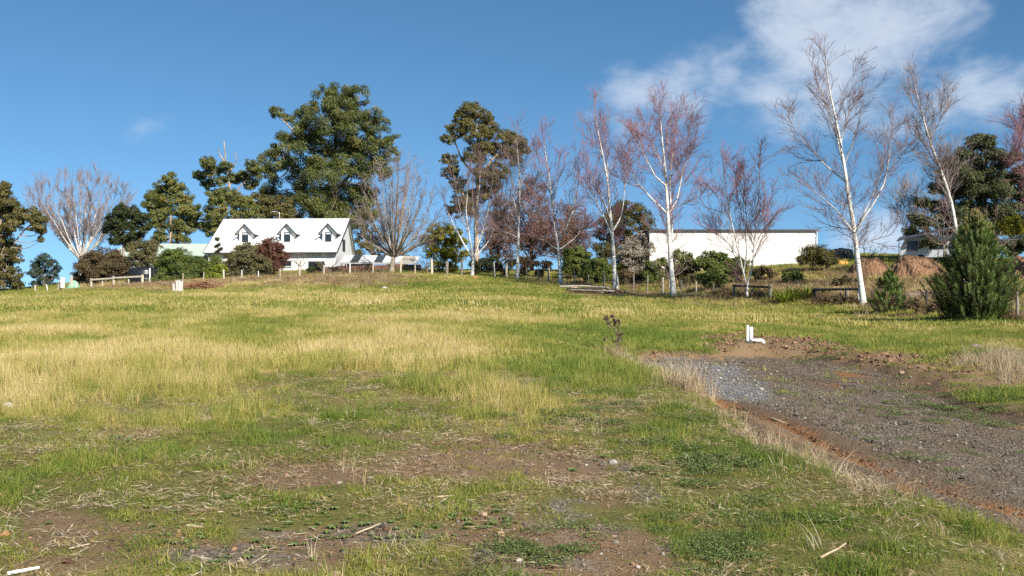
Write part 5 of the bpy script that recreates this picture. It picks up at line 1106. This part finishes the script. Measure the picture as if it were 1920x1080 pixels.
brush('heap of reddish brown dead brushwood beside the whitewashed stump', 344, 420, 92, 524, 420, BR, 7)
brush('pile of bleached prunings on the bank behind the small pine', 1685, 1790, 62, 548, 420, TW_TAN, 8)
brush('scatter of brown cut branches under the timber pile', 1068, 1170, 82.5, 541, 160, TW_THK, 9)
brush('dry tangle of dead stalks on the bank above the drive', 1850, 1930, 24.5, 672, 260, TW_TAN, 11, .007)

# ------------------------------------------------------------------ grass, weeds, gravel: instanced ground cover
def proto(col, name, V, q, attrs, m):
    me = mesh_from(name, V, q, False, attrs); me.materials.append(m); o = bpy.data.objects.new(name, me); col.objects.link(o)
def grass_tuft(n, lo, hi, wd, spread, r, lean=.35, K=4):
    a = r.random(n)*2*np.pi; rad = spread*np.sqrt(r.random(n)); base = np.stack([np.cos(a)*rad, np.sin(a)*rad, 0*a-.01], 1)
    b = r.random(n)*2*np.pi; L = lo+(hi-lo)*r.random(n)**1.3; ln = np.abs(r.normal(0, lean, n))+.06
    h = np.stack([np.cos(b), np.sin(b)], 1); t = np.linspace(0, 1, K)
    C = np.empty((n, K, 3)); C[..., :2] = base[:, None, :2]+h[:, None]*(ln*L)[:, None, None]*(t**1.7)[None, :, None]*1.2
    C[..., 2] = base[:, None, 2]+(L[:, None]*t[None])*(1-.35*np.clip(ln, 0, 1)[:, None]*t[None])
    sd = r.random(n)*2*np.pi; side = np.stack([np.cos(sd), np.sin(sd), 0*sd], 1)[:, None]; w = (wd*(1-t**1.5*.92))[None, :, None]
    V = np.stack([C-side*w, C+side*w], 2); id_ = np.arange(n*K*2).reshape(n, K, 2)
    q = np.stack([id_[:, :-1, 0], id_[:, :-1, 1], id_[:, 1:, 1], id_[:, 1:, 0]], -1).reshape(-1, 4)
    return V.reshape(-1, 3), q, dict(rnd=np.repeat(r.random(n), K*2))
def litter(n, r):
    a = r.random(n)*6.283; c = np.stack([r.normal(size=n)*.09, r.normal(size=n)*.09, .006+.02*r.random(n)], 1); d = np.stack([np.cos(a), np.sin(a), .25*r.normal(size=n)], 1)
    V, q = leaf_quads(c, d, nrm(np.array([0, 0, 1])+.3*r.normal(size=(n, 3))), .03+.07*r.random(n), .003+.003*r.random(n)); return V, q, dict(rnd=np.repeat(r.random(n), 4))
def weed(n, r, ln=.062):
    Vs, qs = [], []; k = 0
    for i in range(n):
        a = 2*math.pi*i/n+r.uniform(-.3, .3); L = ln*r.uniform(.6, 1.15); w = L*.22; up = r.uniform(.15, .55)
        d = np.array([math.cos(a), math.sin(a), 0]); s = np.array([-d[1], d[0], 0])
        for j, (f, ww) in enumerate([(0, .15), (.3, 1), (.45, .6), (.65, 1.1), (.8, .6), (1, .05)]):
            z = up*L*(f-.75*f*f); Vs += [d*L*f+s*w*ww+[0, 0, z+.012*ww+.004], d*L*f-s*w*ww+[0, 0, z+.012*ww+.004]]
            if j < 5: qs.append([k, k+1, k+3, k+2])
            k += 2
    return np.array(Vs), np.array(qs), dict(rnd=np.repeat(r.random(n), 12))
def clover(n, r, rad=.16):
    a = r.random(n)*2*np.pi; q = rad*np.sqrt(r.random(n)); C = np.stack([np.cos(a)*q, np.sin(a)*q, .015+.045*r.random(n)*(1-.6*q/rad)], 1)
    nn = nrm(np.array([0, 0, 1])+.4*r.normal(size=(n, 3))); d = nrm(r.normal(size=(n, 3)))
    V, qd = leaf_quads(C, nrm(d-nn*(d*nn).sum(1, keepdims=True)), nn, .011+.012*r.random(n), .010+.009*r.random(n)); return V, qd, dict(rnd=np.repeat(r.random(n), 4))
def stone(r):
    import bmesh
    bm = bmesh.new(); bmesh.ops.create_icosphere(bm, subdivisions=1, radius=1)
    for v in bm.verts: v.co *= r.uniform(.7, 1.15); v.co.z *= .7
    V = np.array([v.co[:] for v in bm.verts]); q = np.array([[v.index for v in f.verts] for f in bm.faces]); bm.free()
    return V, q, dict(rnd=np.full(len(V), .5))
def scatter(name, pts, yaw, scl, idx, tint, col, tilt=None, nrmz=1.0):
    me = bpy.data.meshes.new(name); me.vertices.add(len(pts)); me.vertices.foreach_set('co', np.ascontiguousarray(pts, np.float32).ravel())
    rot = np.zeros((len(pts), 3)); rot[:, 2] = yaw
    if tilt is not None: rot[:, :2] = tilt
    for nm, ty, v, key in (('rot', 'FLOAT_VECTOR', rot, 'vector'), ('scl', 'FLOAT_VECTOR', scl, 'vector')):
        a = me.attributes.new(nm, ty, 'POINT'); a.data.foreach_set(key, np.ascontiguousarray(v, np.float32).ravel())
    a = me.attributes.new('idx', 'INT', 'POINT'); a.data.foreach_set('value', np.asarray(idx, np.int32))
    a = me.attributes.new('tint', 'FLOAT', 'POINT'); a.data.foreach_set('value', np.asarray(tint, np.float32))
    o = obj(name, me, kind='stuff')
    ng = bpy.data.node_groups.new(name, 'GeometryNodeTree'); ng.interface.new_socket('Geometry', in_out='INPUT', socket_type='NodeSocketGeometry'); ng.interface.new_socket('Geometry', in_out='OUTPUT', socket_type='NodeSocketGeometry')
    N = ng.nodes.new; L = ng.links.new; gi, go = N('NodeGroupInput'), N('NodeGroupOutput'); ip = N('GeometryNodeInstanceOnPoints'); ci = N('GeometryNodeCollectionInfo')
    ci.inputs[0].default_value = col; ci.inputs['Separate Children'].default_value = True; ci.inputs['Reset Children'].default_value = True
    def na(n, t):
        x = N('GeometryNodeInputNamedAttribute'); x.data_type = t; x.inputs[0].default_value = n; return x.outputs[0]
    L(gi.outputs[0], ip.inputs['Points']); L(ci.outputs[0], ip.inputs['Instance']); ip.inputs['Pick Instance'].default_value = True
    L(na('idx', 'INT'), ip.inputs['Instance Index']); e2 = N('FunctionNodeEulerToRotation'); L(na('rot', 'FLOAT_VECTOR'), e2.inputs[0]); L(e2.outputs[0], ip.inputs['Rotation']); L(na('scl', 'FLOAT_VECTOR'), ip.inputs['Scale'])
    L(ip.outputs[0], go.inputs[0]); md = o.modifiers.new('scatter', 'NODES'); md.node_group = ng
    return o
GRASSM = leaf_mat('grass_blades', [(.1, .1, .02), (.1, .1, .02)], .35, tint=[(.085, .150, .022), (.150, .210, .034), (.240, .265, .050), (.37, .325, .085), (.54, .43, .17), (.66, .54, .30)], rough=.55, spec=.2)
DRYM = leaf_mat('dry_stalks', [(.1, .1, .02), (.1, .1, .02)], .25, tint=[(.20, .135, .07), (.35, .25, .14), (.50, .41, .28), (.58, .50, .38)], rough=.7, spec=.15)
WEEDM = leaf_mat('weed_leaves', [(.065, .105, .024), (.12, .165, .045), (.20, .235, .09)], .25, rough=.5, spec=.3)
STONEM = leaf_mat('gravel_stones', [(.1, .1, .1), (.1, .1, .1)], 0, tint=[(.045, .038, .030), (.11, .092, .072), (.19, .163, .132), (.28, .25, .21), (.46, .41, .34)], rough=.9, spec=.15)
CLODM = leaf_mat('earth_clods', [(.1, .1, .1), (.1, .1, .1)], 0, tint=[(.06, .034, .02), (.14, .08, .048), (.25, .15, .09), (.36, .235, .15)], rough=.95, spec=.05)
pc = bpy.data.collections.new('ground_cover_shapes')
gr = np.random.default_rng(77)
for i in range(4): proto(pc, 'a%02d' % i, *grass_tuft(34, .03, .11, .0022, .085, gr, .5), GRASSM)         # 0-3 short turf
for i in range(3): proto(pc, 'b%02d' % i, *grass_tuft(26, .10, .24, .0021, .07, gr, .28), GRASSM)        # 4-6 taller tuft
for i in range(3): proto(pc, 'c%02d' % i, *grass_tuft(60, .08, .20, .006, .34, gr, .35, 3), GRASSM)      # 7-9 broad tuft for the middle distance
for i in range(3): proto(pc, 'd%02d' % i, *grass_tuft(70, .10, .30, .016, .75, gr, .4, 3), GRASSM)       # 10-12 wide patch far off
for i in range(3): proto(pc, 'e%02d' % i, *grass_tuft(16, .22, .55, .0022, .09, gr, .35, 5), DRYM)       # 13-15 dry stalks
for i in range(2): proto(pc, 'f%02d' % i, *grass_tuft(46, .3, .85, .014, .5, gr, .4, 4), DRYM)           # 16-17 rank dry grass far off
for i in range(3): proto(pc, 'g%02d' % i, *litter(30, gr), DRYM)          # 18-20 flat straw litter
sc_ = bpy.data.collections.new('stone_shapes')
for i in range(4): proto(sc_, 'a%02d' % i, *stone(random.Random(i)), STONEM)
for i in range(4): proto(sc_, 'b%02d' % i, *stone(random.Random(20+i)), CLODM)
wc = bpy.data.collections.new('weed_shapes')
for i in range(3): proto(wc, 'a%02d' % i, *weed(9+i*2, gr), WEEDM)
for i in range(2): proto(wc, 'b%02d' % i, *clover(240, gr), WEEDM)

def area_pts(y0, y1, dens, r, half=.57, pad=1.2):
    A = (half*(y1*y1-y0*y0)+2*pad*(y1-y0)); n = int(A*dens)
    Y = np.sqrt(r.random(n)*(y1*y1-y0*y0)+y0*y0); X = r.uniform(-1, 1, n)*(half*Y+pad)
    return X, Y
def grass_all():
    P, Ya, S, I, T = [], [], [], [], []
    def put(X, Y, Z, sc, sz, idx, tint):
        n = len(X); P.append(np.stack([X, Y, Z], 1)); Ya.append(gr.random(n)*6.283); S.append(np.stack([sc, sc, sz], 1)); I.append(idx); T.append(tint)
    for (y0, y1, dens, kind) in [(3.6, 7, 360, 0), (7, 11, 250, 0), (11, 17, 140, 0), (17, 26, 52, 1), (26, 40, 30, 1), (40, 64, 10, 2), (64, 118, 5.5, 2)]:
        X, Y = area_pts(y0, y1, dens, gr); Z = ground_z(X, Y); soil, grav, straw, dry, grn = masks(X, Y, Z); rd = road_in(X, Y)
        lush = fbm(X*.9, Y*.9, 101, 4); edge = fbm(X*5, Y*5, 105, 2)
        p = (1-.80*soil)*(1-.88*grav)*np.where(rd > -.02, .015, 1)*np.where(Y > 50, 1-.6*dry, 1)*(.30+.9*sstep(.3, .6, lush))*np.where(Y < 20, .22+.8*sstep(.36, .62, fbm(X*2.6, Y*2.6, 111, 3)), 1)
        k = gr.random(len(X)) < p; X, Y, Z, straw, dry, grn, lush, soil, edge = (v[k] for v in (X, Y, Z, straw, dry, grn, lush, soil, edge)); n = len(X)
        tint = np.clip(.315+.56*np.maximum(straw, dry*.85)**1.1+.13*gr.normal(size=n)-.12*grn+.07*sstep(30, 60, Y)+.30*(fbm(X*3.1, Y*3.1, 181, 3)-.5)-np.interp(Y, [5, 15], [.06, 0])+.16*(edge-.5)+.45*(fbm(X*.30, Y*.11, 171, 4)-.5)*sstep(16, 34, Y), 0, 1)
        tall = sstep(.25, .75, straw)*.8+(lush-.45)*.9
        h = np.clip(.62+.9*tall+.25*gr.normal(size=n), .3, 2.0)*(1-.5*soil)*np.interp(Y, [4, 9, 14], [.55, .62, .95])*(.75+.6*fbm(X*2.6, Y*2.6, 111, 3))
        if kind == 0:
            cl = sstep(.52, .68, fbm(X*2.6, Y*2.6, 111, 3)); h = h*(.85+.35*cl); ta = gr.random(n) < np.maximum(np.clip(.04+.6*tall, .03, .75)*np.interp(Y, [4, 8, 12], [.3, .4, 1]), np.interp(Y, [5, 12], [.22, .45])*cl); idx = np.where(ta, 4+gr.integers(0, 3, n), gr.integers(0, 4, n)); wdt = np.interp(Y, [4, 12, 17], [.95, 1.15, 1.5]); put(X, Y, Z, wdt*(.8+.4*gr.random(n)), h*np.interp(Y, [4, 17], [.9, 1.05]), idx, tint)
        elif kind == 1: put(X, Y, Z, .75+.4*gr.random(n)+.2*sstep(25, 40, Y), h*.9, 7+gr.integers(0, 3, n), tint)
        else: put(X, Y, Z, .8+.5*gr.random(n), h*np.where(dry > .3, 1.0, .8), 10+gr.integers(0, 3, n), tint)
    X, Y = area_pts(3.8, 16, 60, gr); Z = ground_z(X, Y); k = (road_in(X, Y) < 0) & (gr.random(len(X)) < .25+.75*sstep(.4, .65, fbm(X*1.5, Y*1.5, 160, 3))); X, Y, Z = X[k], Y[k], Z[k]; n = len(X)
    put(X, Y, Z, .8+.6*gr.random(n), .8+.8*gr.random(n), 18+gr.integers(0, 3, n), np.clip(.4+.3*gr.normal(size=n), 0, 1))
    # rank tan grass: below the house, on the bank behind the fence, and grey stalks along the drive
    X, Y = area_pts(52, 118, 3.6, gr); Z = ground_z(X, Y); _, _, _, dry, _ = masks(X, Y, Z); k = gr.random(len(X)) < dry*.95*sstep(.25, .5, fbm(X*.35, Y*.35, 150, 3)); X, Y, Z = X[k], Y[k], Z[k]; n = len(X)
    put(X, Y, Z, .8+.5*gr.random(n), .32+.48*gr.random(n), 16+gr.integers(0, 2, n), np.clip(.22+.2*gr.normal(size=n), 0, 1))
    def line(pts, per_m, wdt, n_idx, sc, zs, lo=.3):
        W = np.array([hit(*p) for p in pts]); 
        for a, b in zip(W[:-1], W[1:]):
            m = int(per_m*np.linalg.norm(b-a)); t = gr.random(m); X = a[0]+(b-a)[0]*t+gr.normal(size=m)*wdt; Y = a[1]+(b-a)[1]*t+gr.normal(size=m)*wdt
            k = gr.random(m) < sstep(lo, .7, fbm(X*1.1, Y*1.1, 140, 3)); X, Y = X[k], Y[k]; m = len(X); put(X, Y, ground_z(X, Y), np.full(m, sc)*(.8+.5*gr.random(m)), zs*(.6+.8*gr.random(m)), n_idx+gr.integers(0, 3, m), np.clip(.5+.22*gr.normal(size=m), 0, 1))
    fx = gr.uniform(1340, 1930, 900); fyy = np.interp(fx, FX, FY)+np.abs(gr.normal(size=900))*.9+.1; X = (fx-960)/F*fyy
    put(X, fyy, ground_z(X, fyy), .6+.5*gr.random(900), .35+.55*gr.random(900), 16+gr.integers(0, 2, 900), np.clip(.08+.15*gr.normal(size=900), 0, 1))
    line([(1180,668),(1250,700),(1300,728)], 18, .2, 13, 1.2, .5, .45)
    line([(1270,722),(1310,735)], 80, .16, 13, 1.2, 1.0, .1)
    line([(1300,742),(1390,800),(1470,846),(1530,880),(1600,912),(1700,944)], 20, .2, 13, 1.1, .42, .42)
    line([(1440,810),(1540,870)], 30, .16, 13, 1.1, .55, .2)
    line([(1860,690),(1925,720)], 60, .35, 13, 1.4, 1.0, .1)
    line([(1850,935),(1925,962)], 30, .12, 13, 1.0, .6, .2)
    line([(1130,665),(1170,672)], 60, .2, 13, 1.2, .7, .1)
    # single stray stalks in the near paddock
    X, Y = area_pts(4.2, 22, .9, gr); Z = ground_z(X, Y); n = len(X); k = road_in(X, Y) < -.1; put(X[k], Y[k], Z[k], np.full(k.sum(), .7), .2+.3*gr.random(k.sum()), 13+gr.integers(0, 3, k.sum()), np.clip(.5+.25*gr.normal(size=k.sum()), 0, 1))
    P, Ya, S, I, T = map(np.concatenate, (P, Ya, S, I, T)); print('grass instances', len(P))
    scatter('paddock_grass', P, Ya, S, I, T, pc, gr.normal(size=(len(P), 2))*.08)
grass_all()
def gravel_all():
    P, S, I, T = [], [], [], []
    for (y0, y1, dens) in [(4, 9, 420), (9, 15, 280), (15, 30, 120)]:
        X, Y = area_pts(y0, y1, dens, gr); Z = ground_z(X, Y); soil, grav, _, _, _ = masks(X, Y, Z); d, rt, orange, blue, brown = road_attrs(X, Y)
        inr = d > .05; p = np.where(inr, .85*(1-.85*orange)*(1-.55*brown), np.clip(grav*.95, .0, 1)+soil*.30); k = gr.random(len(X)) < p
        X, Y, Z, inr, blue, soil, grav = (v[k] for v in (X, Y, Z, inr, blue, soil, grav)); n = len(X); Z = np.where(inr, road_z(X, Y), Z)
        s = np.where(gr.random(n) < .06, .020, .010)*(.6+.8*gr.random(n))*np.interp(Y, [5, 25], [.8, 1.7])
        P.append(np.stack([X, Y, Z+s*.2], 1)); S.append(np.stack([s, s*(.7+.5*gr.random(n)), s], 1)); I.append(gr.integers(0, 4, n)); T.append(np.clip(.28+.18*gr.normal(size=n)+.25*blue+np.where(inr, 0, .1), 0, 1))
    # clods on turned soil
    X, Y = area_pts(4, 42, 60, gr); Z = ground_z(X, Y); soil, grav, _, _, _ = masks(X, Y, Z); k = gr.random(len(X)) < soil*np.interp(Y, [4, 18, 24], [.25, .25, 1]); X, Y, Z = X[k], Y[k], Z[k]; n = len(X)
    k = road_in(X, Y) < .3; X, Y, Z = X[k], Y[k], Z[k]; n = len(X); s = np.abs(gr.normal(size=n))*np.interp(Y, [5, 18, 26], [.008, .013, .028])+.006
    P.append(np.stack([X, Y, Z+s*.3], 1)); S.append(np.stack([s, s*(.7+.5*gr.random(n)), s*.8], 1)); I.append(4+gr.integers(0, 4, n)); T.append(np.clip(.45+.25*gr.normal(size=n), 0, 1))
    # clods along the two lips of the rut
    for a, b in zip(RUT[:-1], RUT[1:]):
        m = int(55*np.linalg.norm(b-a)); t = gr.random(m); e = b-a; nn = np.array([-e[1], e[0]])/np.linalg.norm(e); o = gr.choice([-.34, .3, .42], m)+gr.normal(size=m)*.1
        X = a[0]+e[0]*t+nn[0]*o; Y = a[1]+e[1]*t+nn[1]*o; s = .012+.022*gr.random(m)
        P.append(np.stack([X, Y, road_z(X, Y)+s*.3], 1)); S.append(np.stack([s, s*.8, s*.8], 1)); I.append(4+gr.integers(0, 4, m)); T.append(np.clip(.25+.2*gr.normal(size=m), 0, 1))
    P, S, I, T = map(np.concatenate, (P, S, I, T)); print('stones', len(P))
    scatter('loose_gravel', P, gr.random(len(P))*6.283, S, I, T, sc_, gr.normal(size=(len(P), 2))*.4)
gravel_all()
def weeds_all():
    P, S, I = [], [], []
    for (cx, cy, rx, ry, n, k, s) in [(560,955,110,25,60,0,.8),(590,1000,90,22,50,0,.8),(900,960,60,25,26,0,1.0),(960,992,60,10,22,0,1.1),(1330,1020,90,50,34,3,.85),(1400,980,120,40,14,3,.8),(1240,880,80,22,40,0,.8),(1330,860,110,30,40,3,1.1),(1130,860,100,12,8,0,1.0),(760,1000,120,30,50,0,.8),(330,1030,120,30,30,0,.9),(830,960,80,20,20,0,.9),(600,800,300,50,20,0,1.0),(100,850,120,20,16,0,1.2),(250,840,80,14,14,0,1.2),(1150,780,160,60,40,3,1.3),(1480,720,250,40,24,0,1.0),(1780,740,150,30,34,3,1.2),(1850,760,80,20,24,3,1.4),(1850,690,60,30,24,0,1.5),(1550,665,80,6,14,3,1.5),(1650,820,200,60,24,3,.8),(450,1000,200,50,60,0,.6),(1000,1050,100,30,20,3,.8),(1650,660,120,10,16,0,1.6)]:
        for _ in range(n if k else int(n*.55)):
            x, y = cx+random.gauss(0, .6)*rx, cy+random.gauss(0, .6)*ry
            if y > 1150: continue
            yy = hit_fast(x, y); 
            if yy is None: continue
            P.append((*yy, gz_fast(*yy)+.005)); q = s*random.uniform(.5, 1.15)*(1 if k else .8); S.append((q, q, q)); I.append(random.randrange(3) if k == 0 else 3+random.randrange(2))
    P = np.array(P); d = road_in(P[:, 0], P[:, 1]); P[:, 2] = np.where(d > .05, road_z(P[:, 0], P[:, 1]), ground_z(P[:, 0], P[:, 1]))+.004
    scatter('ground_weeds', P, gr.random(len(P))*6.283, np.array(S), np.array(I), gr.random(len(P)), wc)
_HY = np.exp(np.linspace(math.log(3.5), math.log(60), 200))
def hit_fast(px, py):
    z = EYE+(HOR-py)/F*_HY; k = np.where(z < base_z((px-960)/F*_HY, _HY))[0]
    return None if not len(k) else ((px-960)/F*_HY[k[0]], _HY[k[0]])
def gz_fast(x, y): return 0.0
weeds_all()


# look-alikes share a group
GROUPS = {'birch_tree': 'white birches along the fence line', 'gum_tree': 'gum trees behind the house', 'leafless_tree': 'brown leafless trees behind the birches', 'leafless_shrub': 'leafless shrubs in the gardens', 'shrub': 'shrubs and bushes along the fences',
          'flax_clump': 'flax clumps by the gateway fence', 'rock': 'loose stones and clods', 'stick': 'sticks lying on the paddock', 'dirt_mound': 'dirt mounds on the bank', 'brush_pile': 'brush piles', 'water_tank': 'black water tanks', 'young_pine': 'young pines in the fence line'}
for o in list(SC.objects):
    if not o.parent and o.name.split('.')[0] in GROUPS: o['group'] = GROUPS[o.name.split('.')[0]]
